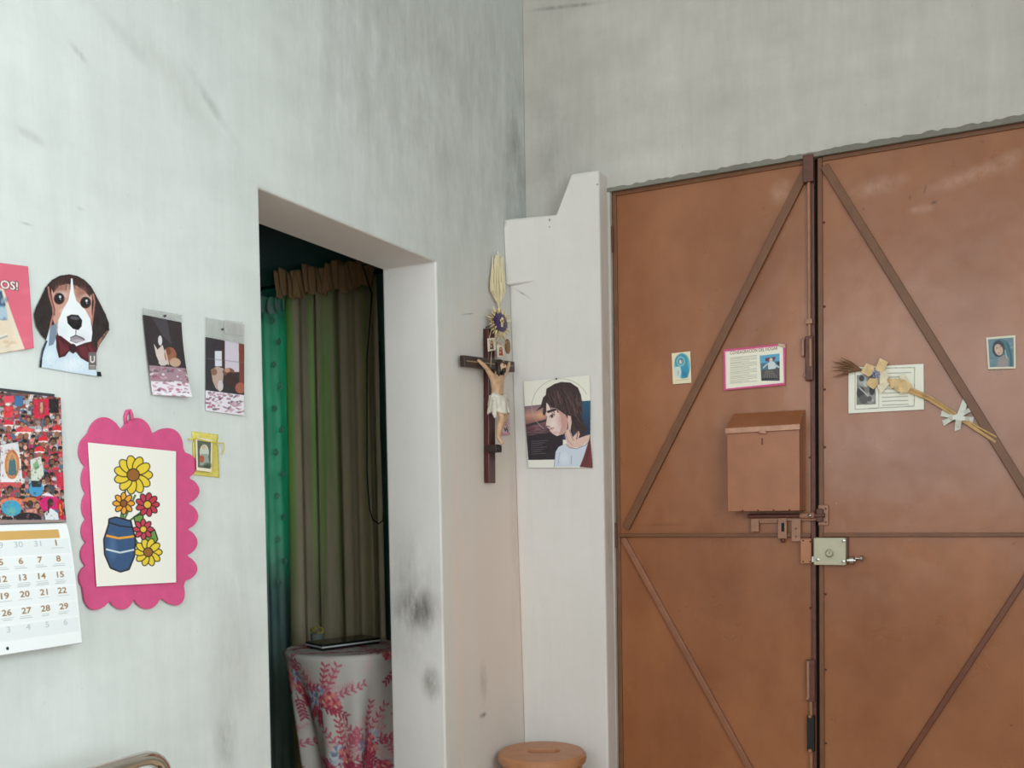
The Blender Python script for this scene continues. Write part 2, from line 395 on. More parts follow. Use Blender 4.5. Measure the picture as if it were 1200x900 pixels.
me = bpy.data.meshes.new('pillar'); bmesh.ops.recalc_face_normals(b, faces=b.faces); b.to_mesh(me); b.free()
pillar = link_mesh('trim_2', me, M_PILLAR, bevel=0.007); pillar['kind'] = 'structure'
blk = MB()
blk.add([(0.0, -0.20, 2.308), (0.172, -0.104, 2.319), (0.172, -0.06, 2.319), (0.0, -0.06, 2.308),
         (0.0, -0.19, 2.083), (0.176, -0.102, 2.104), (0.176, -0.06, 2.104), (0.0, -0.06, 2.078)],
        [(0, 1, 2, 3), (7, 6, 5, 4), (0, 4, 5, 1), (1, 5, 6, 2), (2, 6, 7, 3), (3, 7, 4, 0)])
build('plaster_block', blk, M_PILLAR, pillar, bevel=0.006)
struct('floor', MB().box((-2.6, -5.3, -0.12), (2.65, 0.05, 0.0)), M_FLOOR)
struct('ceiling', MB().box((-2.6, -5.3, H), (2.65, 0.25, H+0.12)), M_CEIL)
# right wall with its window opening, back wall with a high window (both behind the camera)
M_PLAIN = plaster('painted_plaster_room', (222, 222, 216), (206, 206, 200))
rw = MB()
for a, c in (((-5.3, 0), (0.2, 0.95)), ((-5.3, 2.55), (0.2, H)), ((-5.3, 0.95), (-3.6, 2.55)), ((-2.1, 0.95), (0.2, 2.55))):
    rw.box((2.45, a[0], a[1]), (2.60, c[0], c[1]))
struct('wall_right', rw, M_PLAIN)
bw = MB()
for a, c in (((0.0, 0), (2.6, 1.3)), ((0.0, 3.1), (2.6, H)), ((0.0, 1.3), (0.15, 3.1)), ((2.15, 1.3), (2.6, 3.1))):
    bw.box((a[0], -5.3, a[1]), (c[0], -5.2, c[1]))
struct('wall_back', bw, M_PLAIN)
# bedroom beyond the doorway
WX0, WX1, WZ0, WZ1 = -1.62, -0.90, 1.08, 2.15
fb = MB()
for a, c in (((-2.5, 0), (-TW, WZ0)), ((-2.5, WZ1), (-TW, H)), ((-2.5, WZ0), (WX0, WZ1)), ((WX1, WZ0), (-TW, WZ1))):
    fb.box((a[0], 0.0, a[1]), (c[0], 0.2, c[1]))
struct('wall_bedroom_front', fb, M_SHADED_WALL)
struct('wall_bedroom_far', MB().box((-2.6, -3.2, 0), (-2.5, 0.2, H)), M_SHADED_WALL)
struct('wall_bedroom_back', MB().box((-2.5, -3.3, 0), (-TW, -3.2, H)), M_SHADED_WALL)
# green glazed window of the bedroom
gm, t, pb = new_mat('green_ribbed_glass'); out = gm.node_tree.nodes['Material Output']
tr = t.add('ShaderNodeBsdfTransparent'); tl = t.add('ShaderNodeBsdfTranslucent'); gl = t.add('ShaderNodeBsdfGlossy', i_Roughness=0.1)
gcol = t.mix(t.noise(8, 4, (3, 1, 1), lo=0.3, hi=0.7), (0.02, 0.50, 0.30, 1), (0.10, 0.85, 0.60, 1))
t.link(gcol, tr.inputs[0]); t.link(gcol, tl.inputs[0])
m1 = t.add('ShaderNodeMixShader', i_0=0.45); t.link(tr.outputs[0], m1.inputs[1]); t.link(tl.outputs[0], m1.inputs[2])
m2 = t.add('ShaderNodeMixShader', i_0=0.06); t.link(m1.outputs[0], m2.inputs[1]); t.link(gl.outputs[0], m2.inputs[2]); t.link(m2.outputs[0], out.inputs[0])
M_IRON = simple('dark_iron', (48, 46, 46), 0.5, 0.6, 0.1)
wn = MB(); fwid = 0.03
wn.box((WX0, 0.06, WZ0), (WX1, 0.10, WZ0+fwid)).box((WX0, 0.06, WZ1-fwid), (WX1, 0.10, WZ1)).box((WX0, 0.06, WZ0), (WX0+fwid, 0.10, WZ1)).box((WX1-fwid, 0.06, WZ0), (WX1, 0.10, WZ1))
win = struct('window_1', wn, M_IRON)
build('mullion', MB().box((-1.275, 0.062, WZ0+fwid), (-1.25, 0.098, WZ1-fwid)), M_IRON, win)
for k in range(2):
    for r in range(2):
        x0 = WX0+fwid if k == 0 else -1.25; x1 = -1.275 if k == 0 else WX1-fwid; zh = (WZ1-WZ0-2*fwid)/2
        build('pane', MB().box((x0, 0.077, WZ0+fwid+zh*r+0.006), (x1, 0.083, WZ0+fwid+zh*(r+1)-0.006)), gm, win)
        if r: build('glazing_bar', MB().box((x0, 0.066, WZ0+fwid+zh*r-0.007), (x1, 0.095, WZ0+fwid+zh*r+0.007)), M_IRON, win)
# frames of the two openings behind the camera
fr1 = MB()
for y0, y1, z0, z1 in ((-3.6, -2.1, 0.95, 1.0), (-3.6, -2.1, 2.5, 2.55), (-3.6, -3.55, 1.0, 2.5), (-2.15, -2.1, 1.0, 2.5), (-2.87, -2.83, 1.0, 2.5)): fr1.box((2.5, y0, z0), (2.55, y1, z1))
struct('window_2', fr1, M_IRON)
fr2 = MB()
for x0, x1, z0, z1 in ((0.15, 2.15, 1.3, 1.35), (0.15, 2.15, 3.05, 3.1), (0.15, 0.2, 1.35, 3.05), (2.1, 2.15, 1.35, 3.05), (1.13, 1.17, 1.35, 3.05)): fr2.box((x0, -5.27, z0), (x1, -5.23, z1))
struct('window_3', fr2, M_IRON)

# ================================================================ brown metal double door
dm, t, pb = new_mat('brown_enamel_sheet')
f = t.noise(2.2, 6, (1, 1, 0.7), 0.65, 0.32, 0.68); g = t.noise(8, 5, (1, 1, 0.3), 0.6, 0.35, 0.7)
c = t.mix(f, rgba((132, 76, 42)), rgba((166, 106, 68))); c = t.mix(t.math('MULTIPLY', g, 0.35), c, rgba((152, 100, 68)))
chip = t.math('MULTIPLY', t.noise(26, 5, (1, 1, 0.55), 0.6, 0.685, 0.72), t.noise(3.1, 2, lo=0.5, hi=0.62))
c = t.mix(t.math('MULTIPLY', chip, 0.7), c, rgba((112, 58, 38)))
RU = (104, 52, 36); PK_ = (196, 158, 138)
marks = []
for x, y, sx, sz, rot, st, k in ((1084, 222, .006, .022, 12, 1.6, RU), (1095, 237, .016, .008, -20, 1.5, (92, 58, 44)), (1066, 231, .006, .012, 0, 1.2, RU), (1160, 250, .014, .022, 25, 1.0, (140, 84, 50)), (887, 386, .008, .010, 0, 1.0, RU), (1152, 166, .008, .006, 0, 1.3, RU),
        (1012, 245, .006, .006, 0, 1.3, RU), (1130, 208, .16, .035, -14, .55, PK_), (1030, 218, .12, .04, -10, .45, PK_), (1080, 245, .05, .02, 0, .5, PK_), (1180, 190, .08, .04, -30, .4, PK_), (915, 225, .05, .06, 20, .5, PK_),
        (1150, 620, .05, .003, -12, .8, (110, 66, 46)), (1188, 637, .010, .004, -20, 1.4, RU), (1010, 585, .004, .010, 20, .8, (200, 160, 120)), (980, 590, .004, .006, 20, .8, (200, 160, 120)), (1185, 850, .006, .006, 0, 1.2, RU), (932, 688, .003, .003, 0, 1.5, RU), (775, 615, .12, .006, 0, .7, RU), (870, 200, .22, .02, -10, .35, (130, 74, 46))):
    marks.append((tuple(PYp(x, y, 0.004))+((0, radians(rot), 0),), (sx, 9.0, sz), st, k))
c = stains(t, c, marks, t.noise(26, 6, (1, 1, .8), .7, .30, .62))
t.link(c, pb.inputs['Base Color'])
t.link(t.math('ADD', t.math('MULTIPLY', t.noise(5, 5), 0.20), 0.20), pb.inputs['Roughness'])
bn = t.add('ShaderNodeBump', i_Strength=0.6, i_Distance=0.016)
hh = t.math('ADD', t.noise(2.6, 3, (1, 1, 0.8)), t.math('MULTIPLY', t.noise(120, 2), 0.012)); t.link(hh, bn.inputs['Height']); t.link(bn.outputs[0], pb.inputs['Normal'])
M_DOOR = dm
M_BAR = simple('brown_enamel_bar', (120, 76, 46), 0.5, 0, 0.12, 18, 0.2, 90)
M_BAR2 = simple('pinkish_brown_brace', (152, 98, 70), 0.38, 0, 0.14, 18, 0.2, 90)
M_BAR3 = simple('reddish_brown_brace', (112, 60, 36), 0.45, 0, 0.12, 18, 0.2, 90)
M_BOLT = simple('pinkish_brown_bolt_paint', (168, 118, 92), 0.4, 0, 0.14, 40, 0.2, 150)
M_RUST = simple('dark_rusty_red_paint', (104, 58, 44), 0.5, 0, 0.2, 60, 0.3, 150)
M_BLACK = simple('black_gap', (14, 11, 10), 0.8, 0, 0.1)
N0 = (0, -1, 0)
def leaf(name, x0, x1, mirror, label):
    r = thing(name, label, 'door', ((x0+x1)/2, 0.02, 0.0)); r['kind'] = 'structure'; del r['category']
    ZR = 1.190
    def mx(x): return x if not mirror else 2*XG-x
    def box(n, xa, xb, ya, yb, za, zb, mat=M_DOOR, bv=0.002): return build(n, MB().box((mx(xa), ya, za), (mx(xb), yb, zb)), mat, r, bevel=bv)
    g0 = 0.0015
    box('upper_panel', XL+g0, XG-0.006, 0.004, 0.018, ZR, ZT-0.003); box('lower_panel', XL+g0, XG-0.006, 0.004, 0.018, 0.02, ZR)
    box('hinge_stile', XL+g0, XL+g0+0.016, -0.003, 0.004, 0.02, ZT-0.003, M_BAR); box('top_rail', XL+g0+0.016, XG-0.02, -0.003, 0.004, ZT-0.018, ZT-0.003, M_BAR)
    box('meeting_stile', XG-0.020, XG-0.005, -0.005, 0.004, 0.02, ZT-0.006, M_RUST if not mirror else M_BAR)
    box('middle_rail', XL+g0+0.016, XG-0.02, -0.012, 0.004, ZR-0.006, ZR+0.006, M_BAR, 0.0015)
    box('bottom_rail', XL+g0+0.016, XG-0.02, -0.008, 0.004, 0.02, 0.05, M_BAR)
    build('diagonal_brace', MB().bar((mx(1.004), 0.004, 2.372), (mx(0.372), 0.004, 1.215), 0.026, 0.017, N0), M_BAR, r, bevel=0.002)
    build('diagonal_brace', MB().bar((mx(0.362), 0.004, 1.178), (mx(0.99), 0.004, 0.075), 0.020 if not mirror else 0.017, 0.017, N0), M_BAR2 if not mirror else M_BAR3, r, bevel=0.002)
    for z in (2.24, 1.19, 0.30):
        h = MB().tube([(mx(XL+0.001), -0.006, z-0.045), (mx(XL+0.001), -0.006, z+0.045)], 0.0065, 10)
        build('hinge', h, M_RUST, r, smooth='auto')
    rv = random.Random(5 if mirror else 4)
    for k in range(9):
        z = 0.25+k*0.24+rv.uniform(-.03, .03)
        build('weld_spot', MB().ball((mx(XG-0.024), 0.003, z), (0.004, 0.003, 0.004), 8, 5), M_RUST, r, smooth=True)
    return r
d1 = leaf('door_1', XL, XG, False, 'left leaf of the brown metal double door beside the plaster pillar')
d2 = leaf('door_2', XG, XR, True, 'right leaf of the brown metal double door, holding the straw spray')
build('gap_light_stop', MB().box((XG-0.03, 0.022, 0.01), (XG+0.03, 0.03, ZT-0.006)), M_BLACK, d2)  # black strip added behind the gap to keep outside daylight out
fm = MB().box((XL, 0.03, 0), (XL+0.02, 0.06, ZT)).box((XR-0.02, 0.03, 0), (XR, 0.06, ZT)).box((XL, 0.03, ZT-0.02), (XR, 0.06, ZT))
struct('trim_3', fm, M_BLACK)
# vertical bolts welded to the left leaf
vx = PYp(948, 300, -0.015)[0]
def vbolt(top, bot, parent):
    n = len(parent.children)
    rod = build('vertical_bolt', MB().tube([(vx, -0.014, top), (vx, -0.014, bot)], 0.0055, 10), M_BOLT, parent, smooth='auto'); return rod
z = lambda y: PYp(948, y, -0.014)[2]
rod = vbolt(z(178)+0.004, z(432), d1)
build('guide_bracket', MB().box((vx-0.017, -0.026, z(214)), (vx+0.017, -0.004, z(182))), M_RUST, rod, bevel=0.003)
build('guide_bracket', MB().box((vx-0.011, -0.024, z(380)), (vx+0.011, -0.004, z(374))), M_BOLT, rod, bevel=0.002)
build('guide_bracket', MB().box((vx-0.013, -0.022, z(446)), (vx+0.012, -0.004, z(394))), M_RUST, rod, bevel=0.003)
build('bolt_handle', MB().box((vx-0.026, -0.018, z(417)), (vx-0.016, -0.006, z(396))).box((vx-0.02, -0.02, z(442)), (vx-0.008, -0.01, z(437))), M_BOLT, rod, bevel=0.003)
build('slide_strip', MB().box((vx+0.001, -0.026, z(430)), (vx+0.008, -0.02, z(398))), M_BOLT, rod, bevel=0.0015)
rod2 = vbolt(z(805), 0.03, d1)
build('guide_bracket', MB().box((vx-0.014, -0.022, z(822)), (vx+0.014, -0.004, z(773))), M_RUST, rod2, bevel=0.003)
build('bolt_handle', MB().box((vx-0.012, -0.026, z(818)), (vx-0.003, -0.02, z(774))).ball((vx-0.009, -0.024, z(818)), 0.006), M_BOLT, rod2, bevel=0.002)
build('guide_bracket', MB().box((vx-0.012, -0.024, z(880)), (vx+0.012, -0.004, z(838))), M_IRON, rod2, bevel=0.003)
build('rivet', MB().ball((vx-0.002, -0.024, z(839)), 0.006), M_BOLT, rod2, smooth=True)
build('rivet', MB().ball((vx-0.002, -0.024, z(879)), 0.007), M_BOLT, rod2, smooth=True)

# ================================================================ shared materials of the things
pm, t, pb = new_mat('printed_paper')
ca = t.add('ShaderNodeVertexColor'); ca.layer_name = 'print'
t.link(t.mix(t.math('MULTIPLY', t.noise(90, 3), 0.05), ca.outputs[0], (0.45, 0.43, 0.40, 1)), pb.inputs['Base Color'])
pb.inputs['Roughness'].default_value = 0.55; pb.inputs['Specular IOR Level'].default_value = 0.25
M_PRINT = pm
M_STEEL = simple('bright_steel', (190, 188, 184), 0.3, 1.0, 0.08)
M_PIN = simple('grey_pin_metal', (92, 90, 88), 0.4, 0.6, 0.1)
def clear_film(name, tint, amt):
    m, t, b = new_mat(name); out = m.node_tree.nodes['Material Output']
    tr = t.add('ShaderNodeBsdfTransparent'); mx = t.add('ShaderNodeMixShader'); f = t.noise(40, 4, (1, 1, 0.5), lo=0.2, hi=0.8)
    t.link(t.math('ADD', t.math('MULTIPLY', f, amt*0.5), amt*0.75), mx.inputs[0]); b.inputs['Base Color'].default_value = rgba(tint); b.inputs['Roughness'].default_value = 0.15
    t.link(tr.outputs[0], mx.inputs[1]); t.link(b.outputs[0], mx.inputs[2]); t.link(mx.outputs[0], out.inputs[0]); return m
M_FILM = clear_film('clear_plastic_film', (196, 198, 194), 0.30)
def pin(parent, p, ax, r=0.0022):
    n = np.array([1.0, 0, 0]) if ax == 'x' else np.array([0, -1.0, 0]); p = np.array(p, float)
    return build('pin', MB().tube([p-n*0.003, p+n*0.0025], r, 8), M_PIN, parent)

# ================================================================ pink poster at the left edge
c = Canvas([(-620, 20), (185, 125), (212, 665), (-620, 800)], 150, 100, (214, 100, 122), (0, 290), 5.625)
for i in range(60): c.soft(NR.uniform(-600, 200), NR.uniform(80, 700), 60, 25, (226, 118, 136), 0.25)
c.poly([(-620, 200), (0, 270), (22, 275), (155, 668), (0, 700), (-620, 800)], (222, 208, 188))
c.poly([(-400, 200), (12, 285), (50, 480), (-400, 480)], (120, 150, 178)); c.poly([(-400, 250), (8, 290), (38, 385), (-400, 350)], (52, 78, 108))
c.poly([(-400, 380), (40, 395), (52, 470), (-300, 470)], (168, 190, 206))
for i in range(30): c.soft(NR.uniform(-300, 45), NR.uniform(300, 480), 16, 22, [(70, 100, 132), (196, 208, 214), (150, 172, 190)][i % 3], 0.6)
c.poly([(-400, 480), (52, 478), (130, 640), (-400, 720)], (224, 206, 184)); c.line([(-300, 600), (0, 598), (48, 580)], 9, (150, 150, 156)); c.line([(-300, 588), (0, 584), (48, 570)], 8, (230, 226, 220))
for i in range(40): c.soft(NR.uniform(-300, 120), NR.uniform(600, 690), 22, 10, [(200, 170, 140), (232, 216, 196)][i % 2], 0.5)
for d, k, b in ((4, (70, 40, 52), True), (0, (252, 240, 232), True)):
    for ox, oy in (((-3, 2), (4, 5), (-3, -3), (4, -3)) if d else ((0, 0),)): c.text('OS!', 2+ox, 268+oy, 52, k, width=114, slope=0.12, bold=b)
c.text('\u00b4', -8, 205, 10, (252, 240, 232), bold=True)
poster = sheet('wall_poster', c, ('x', 0.003), M_PRINT, curl=lambda u, v: 0.006*max(0, u-.8)*v*4, label='pink poster with white lettering OS!, cut by the left edge of the photo', cat='poster')

# ================================================================ beagle cut-out
c = Canvas([(205, 160), (735, 160), (735, 870), (205, 870)], 190, 254, (226, 232, 236), (0, 290), 5.625)
c.mask = [(460, 176), (510, 186), (560, 214), (600, 255), (625, 300), (660, 370), (695, 440), (716, 500), (718, 545), (690, 590), (655, 640), (634, 690), (630, 815), (660, 818), (667, 853), (600, 845), (440, 820), (300, 795), (256, 792), (262, 740), (275, 672), (302, 612), (270, 580), (236, 520), (222, 440), (236, 395), (262, 345), (300, 262), (345, 212), (400, 184)]
BK = (38, 30, 31); BR = (98, 60, 52); TAN = (182, 128, 112); WH = (232, 236, 240)
c.rect(205, 160, 735, 870, BK)
c.poly([(340, 260), (470, 200), (600, 290), (612, 400), (602, 560), (560, 640), (480, 660), (390, 600), (350, 480), (335, 360)], (200, 150, 136))
c.poly([(330, 250), (380, 205), (462, 180), (540, 200), (610, 290), (590, 330), (560, 290), (500, 250), (440, 240), (390, 255), (352, 300)], (58, 38, 36))
for x in range(330, 610, 7): c.line([(x, 215+NR.uniform(0, 25)), (x+NR.uniform(-8, 8), 262+NR.uniform(0, 22))], 4, [(74, 46, 42), (40, 28, 28), (92, 58, 50)][x % 3], 0.6)
c.soft(400, 280, 45, 40, (150, 100, 86), 0.8); c.soft(535, 300, 45, 45, (150, 100, 86), 0.8)
c.poly([(318, 255), (334, 280), (350, 360), (352, 440), (336, 520), (320, 600), (300, 620), (262, 560), (228, 470), (240, 390), (280, 300)], (42, 33, 33))
c.line([(318, 258), (326, 320), (350, 400), (352, 440), (335, 500), (326, 560)], 12, (176, 116, 104)); c.line([(330, 300), (360, 410), (358, 450)], 8, (120, 74, 66))
c.poly([(610, 300), (640, 350), (700, 450), (716, 530), (660, 630), (636, 660), (614, 600), (604, 480), (602, 380)], (44, 34, 34))
c.line([(612, 305), (622, 360), (612, 440), (600, 520)], 11, (170, 112, 100)); c.poly([(690, 560), (716, 540), (650, 640), (636, 680), (640, 620)], (160, 110, 96))
for i in range(90): c.line([(x0 := NR.uniform(232, 320), y0 := NR.uniform(380, 590)), (x0+NR.uniform(-8, 8), y0+30)], 4, [(58, 48, 50), (30, 24, 26)][i % 2], 0.5)
for i in range(90): c.line([(x0 := NR.uniform(620, 700), y0 := NR.uniform(370, 600)), (x0+NR.uniform(-5, 12), y0+30)], 4, [(60, 48, 48), (30, 24, 26)][i % 2], 0.5)
c.poly([(468, 205), (478, 206), (486, 290), (502, 350), (560, 410), (592, 470), (606, 560), (596, 640), (540, 668), (470, 668), (400, 610), (380, 560), (384, 480), (420, 400), (450, 350), (464, 280)], WH)
c.soft(408, 310, 40, 30, (222, 206, 202), 0.7); c.soft(560, 330, 40, 26, (214, 190, 182), 0.6)
c.soft(440, 420, 55, 26, (240, 240, 242), 0.6); c.soft(540, 600, 60, 60, (206, 208, 216), 0.5); c.soft(415, 560, 40, 70, (214, 222, 232), 0.5)
for ex, ey in ((390, 338), (563, 364)):
    c.ell(ex, ey, 36, 39, (96, 60, 54)); c.ell(ex, ey, 31, 34, (26, 22, 26)); c.ell(ex+4, ey+6, 22, 24, (48, 34, 34)); c.ell(ex+2, ey+2, 16, 18, (14, 12, 16)); c.ell(ex-8+14, ey-12, 8, 9, (206, 214, 226)); c.ell(ex+8, ey+4, 5, 6, (130, 140, 156))
c.poly([(440, 456), (470, 442), (515, 446), (540, 480), (536, 520), (515, 545), (480, 536), (446, 500)], (24, 22, 26)); c.ell(492, 466, 30, 11, (92, 92, 102), 0.9, 8); c.ell(466, 506, 9, 7, (4, 4, 6)); c.ell(512, 520, 10, 8, (4, 4, 6)); c.line([(500, 540), (498, 580)], 5, (90, 80, 84))
c.poly([(468, 590), (500, 576), (545, 592), (560, 612), (500, 632), (460, 616)], (150, 140, 150)); c.line([(462, 596), (500, 578), (556, 606)], 6, (70, 58, 64)); c.soft(510, 614, 40, 10, (196, 190, 200), 0.7)
c.poly([(302, 612), (330, 520), (378, 500), (372, 620), (420, 660), (480, 700), (560, 650), (630, 680), (630, 815), (666, 860), (250, 800)], (204, 220, 234))
c.poly([(330, 520), (376, 498), (372, 590), (350, 640), (318, 650)], (122, 136, 156)); c.soft(330, 720, 45, 60, (222, 232, 240), 0.7); c.soft(470, 770, 100, 45, (232, 238, 244), 0.7); c.soft(420, 690, 60, 30, (176, 196, 216), 0.6)
c.line([(302, 612), (276, 680), (262, 740), (256, 792)], 22, (40, 50, 70)); c.poly([(256, 740), (276, 735), (270, 800), (250, 796)], (22, 22, 30)); c.poly([(632, 815), (664, 818), (668, 856), (634, 850)], (22, 20, 26))
for i in range(80): c.line([(x0 := NR.uniform(290, 600), y0 := NR.uniform(700, 800)), (x0+NR.uniform(-6, 6), y0+22)], 3, [(236, 242, 246), (182, 200, 216)][i % 2], 0.5)
c.poly([(368, 580), (400, 582), (466, 632), (490, 655), (560, 628), (606, 618), (634, 668), (632, 720), (576, 756), (530, 728), (500, 690), (462, 676), (430, 716), (388, 728), (370, 660)], (74, 26, 34))
c.poly([(378, 600), (440, 640), (460, 665), (420, 700), (390, 712)], (108, 38, 46)); c.poly([(520, 660), (590, 640), (618, 680), (570, 735), (535, 710)], (104, 36, 46)); c.ell(478, 660, 24, 26, (50, 18, 28)); c.line([(372, 588), (392, 660), (388, 720)], 6, (36, 14, 22)); c.line([(566, 640), (590, 700)], 7, (56, 20, 30)); c.line([(400, 600), (436, 660)], 6, (56, 20, 30))
c.rect(580, 690, 630, 805, (108, 98, 100)); c.text('U', 605, 758, 44, (236, 230, 226), width=30, center=True, bold=True); c.rect(586, 776, 624, 783, (190, 182, 180)); c.rect(586, 790, 624, 796, (176, 168, 166))
sheet('dog_cutout', c, ('x', 0.004), M_PRINT, curl=lambda u, v: 0.006*abs(u-.45)*v, label='paper cut-out of a beagle puppy wearing a dark red bow tie', cat='picture')

# ================================================================ wall calendar
PB = PX(73, 612, 0.003); CW = 0.290
ZT_ = PX(68, 466, 0.003)[2]; ZB_ = PB[2]; yR = -2.040
cal = thing('wall_calendar', 'open wall calendar with a red crowd photo above a white date page', 'calendar', (0.0, yR-CW/2, 1.05))
c = Canvas([(a*5.3, (b2-450)*5.3) for a, b2 in (proj((.006, yR-CW, ZT_)), proj((.006, yR, ZT_)), proj((.006, yR, ZB_)), proj((.006, yR-CW, ZB_)))], 380, 260, (120, 84, 86), (0, 450), 5.3)
R2 = np.random.RandomState(4)
SK = [(176, 120, 92), (150, 98, 76), (196, 144, 114), (128, 84, 66)]; HR = [(30, 24, 26), (48, 34, 32), (66, 48, 42)]
CL = [(196, 58, 72), (206, 84, 92), (172, 46, 62), (222, 216, 214), (198, 196, 200), (176, 58, 96), (78, 108, 142), (66, 66, 76), (222, 132, 132), (170, 180, 188), (96, 92, 104), (140, 128, 132), (120, 70, 76)]
for row in range(24):
    y = -60+row*39
    for k in range(34):
        x = -770+k*36+R2.uniform(-13, 13); sz = 11+row*0.42; c1 = CL[R2.randint(len(CL))]; yy = y+R2.uniform(-12, 12)
        c.poly([(x-sz*1.7, yy+sz*3.4), (x-sz*1.3, yy+sz*1.1), (x, yy+sz*.7), (x+sz*1.3, yy+sz*1.1), (x+sz*1.7, yy+sz*3.4)], c1, 0.95)
        c.line([(x-sz*.5, yy+sz*1.4), (x-sz*.8, yy+sz*3.2)], sz*.35, tuple(v*.6 for v in c1), .7)
        c.ell(x, yy, sz*.95, sz*1.15, HR[R2.randint(3)]); c.ell(x+R2.uniform(-2, 2), yy+sz*.25, sz*.72, sz*.85, SK[R2.randint(4)])
        q = R2.rand()
        if q < 0.35: c.ell(x, yy-sz*.5, sz*1.15, sz*.7, CL[R2.randint(13)])
        elif q < 0.75: c.ell(x, yy-sz*.5, sz*.95, sz*.6, HR[R2.randint(3)])
        c.rect(x-sz*.4, yy+sz*.1, x+sz*.4, yy+sz*.3, (60, 36, 32), .6)
for (x0, y0, x1, y1, k) in ((205, 95, 305, 215, (206, 36, 70)), (20, 140, 80, 210, (216, 60, 70)), (20, 75, 85, 115, (220, 70, 90)), (88, 75, 140, 140, (60, 110, 156)), (300, 95, 362, 180, (34, 30, 34))): c.rect(x0, y0, x1, y1, k)
c.rect(235, 110, 275, 190, (150, 60, 66)); c.ell(254, 150, 10, 34, (196, 150, 120))
c.poly([(0, 380), (110, 360), (140, 610), (0, 610)], (214, 214, 220)); c.ell(72, 500, 58, 105, (226, 214, 204)); c.ell(72, 500, 46, 92, (196, 120, 84)); c.ell(72, 500, 32, 76, (206, 150, 96)); c.poly([(72, 440), (94, 480), (100, 565), (48, 565), (54, 480)], (70, 110, 118)); c.ell(72, 462, 11, 14, (176, 126, 96)); c.rect(10, 590, 150, 615, (230, 226, 226)); c.rect(-760, 610, 130, 640, (200, 80, 84))
for px_, py_ in ((154, 395), (158, 440), (160, 482)): c.ell(px_, py_, 12, 15, (228, 160, 140))
for hx, hy, k in ((52, 245, (210, 44, 66)), (265, 345, (216, 40, 58)), (242, 410, (220, 36, 50)), (350, 280, (206, 40, 60)), (125, 290, (214, 60, 76)), (160, 290, (226, 90, 90))):
    c.ell(hx, hy, 30, 24, k); c.ell(hx, hy+14, 32, 6, (236, 226, 224)); c.ell(hx, hy+32, 16, 18, (150, 100, 80))
c.poly([(185, 470), (250, 450), (270, 560), (240, 600), (190, 600)], (206, 212, 200)); c.poly([(200, 500), (230, 470), (240, 520), (215, 540)], (130, 170, 130))
c.ell(222, 650, 45, 48, (70, 150, 196)); c.poly([(190, 600), (260, 600), (250, 640), (196, 640)], (40, 52, 58))
c.poly([(0, 720), (60, 700), (140, 715), (140, 780), (0, 760)], (226, 120, 92)); c.ell(66, 770, 62, 50, (64, 156, 190)); c.soft(66, 790, 34, 30, (120, 180, 150), .7)
c.ell(185, 718, 40, 16, (196, 120, 70)); c.ell(185, 745, 20, 24, (70, 44, 38)); c.poly([(150, 780), (220, 770), (225, 820), (150, 820)], (216, 140, 120))
c.poly([(235, 735), (270, 700), (330, 690), (370, 715), (380, 770), (260, 790)], (206, 30, 110)); c.ell(310, 735, 20, 26, (60, 40, 38)); c.poly([(270, 800), (310, 770), (350, 800), (355, 845), (270, 845)], (216, 220, 226)); c.line([(300, 750), (292, 800)], 9, (30, 24, 26))
for hx, hy in ((290, 590), (293, 655), (325, 360), (290, 225), (60, 660)):
    c.ell(hx, hy-8, 20, 22, (28, 24, 26)); c.ell(hx, hy+4, 15, 20, (120, 80, 64))
c.poly([(290, 620), (340, 640), (330, 690), (300, 660)], (70, 74, 82)); c.poly([(250, 690), (293, 670), (335, 700)], (222, 220, 222)); c.poly([(345, 560), (392, 550), (395, 660), (350, 640)], (206, 40, 70))
c.ell(165, 830, 80, 34, (34, 28, 36)); c.rect(355, 720, 385, 840, (186, 30, 46)); c.line([(370, 745), (366, 770), (374, 790), (368, 815)], 7, (224, 170, 60)); c.rect(-760, 842, 400, 880, (150, 130, 128))
for i in range(1500): c.ell(R2.uniform(-760, 385), R2.uniform(80, 840), R2.uniform(3, 11), R2.uniform(2, 7), [CL[R2.randint(13)], HR[R2.randint(3)], SK[R2.randint(4)], (150, 146, 152)][R2.randint(4)], .38, R2.uniform(-60, 60), 10)
top = sheet('photo_page', c, None, M_PRINT, world=[(0.004, yR-CW, ZT_), (0.004, yR, ZT_), (0.004, yR, ZB_), (0.004, yR-CW, ZB_)], parent=cal, curl=lambda u, v: 0.003+0.004*max(0, v-.85)/.15)
build('cover_sheet', MB().box((0.0006, yR-CW, ZB_), (0.003, yR-0.010, ZT_+0.006)), simple('dark_page_edges', (66, 66, 70), 0.6), cal)
PHgt = 0.223
c = Canvas([(0, 0), (1, 0), (1, 1), (0, 1)], 300, 300, (236, 238, 240))
c.rect(0, 0.055, 0.925, 0.125, (206, 164, 96))
for r in range(6):
    if r in (1, 2): pass
    c.rect(0.03, 0.135+r*0.130, 0.985, 0.135+r*0.130+0.115, (226, 230, 232) if r not in (0, 5) else (218, 224, 226), 0.6)
rows = [['26', '27', '28', '29', '30', '31', '1'], list(map(str, range(2, 9))), list(map(str, range(9, 16))), list(map(str, range(16, 23))), list(map(str, range(23, 30))), ['30', '1', '2', '3', '4', '5', '6']]
for r, row in enumerate(rows):
    for k, d in enumerate(row):
        u = 0.890-0.131*(6-k); v = 0.185+r*0.130
        grey = (r == 0 and k < 6) or (r == 5 and k > 0)
        c.text(d, u, v, 0.046, (176, 184, 188) if grey else (150, 112, 70), center=True, width=None, bold=not grey)
        if not grey:
            for q in range(1+(k*3+r) % 3):
                c.line([(u-0.05+R2.uniform(0, .02), v+0.020+q*0.014), (u+0.05-R2.uniform(0, .03), v+0.020+q*0.014)], 0.005, (150, 156, 160), 0.75)
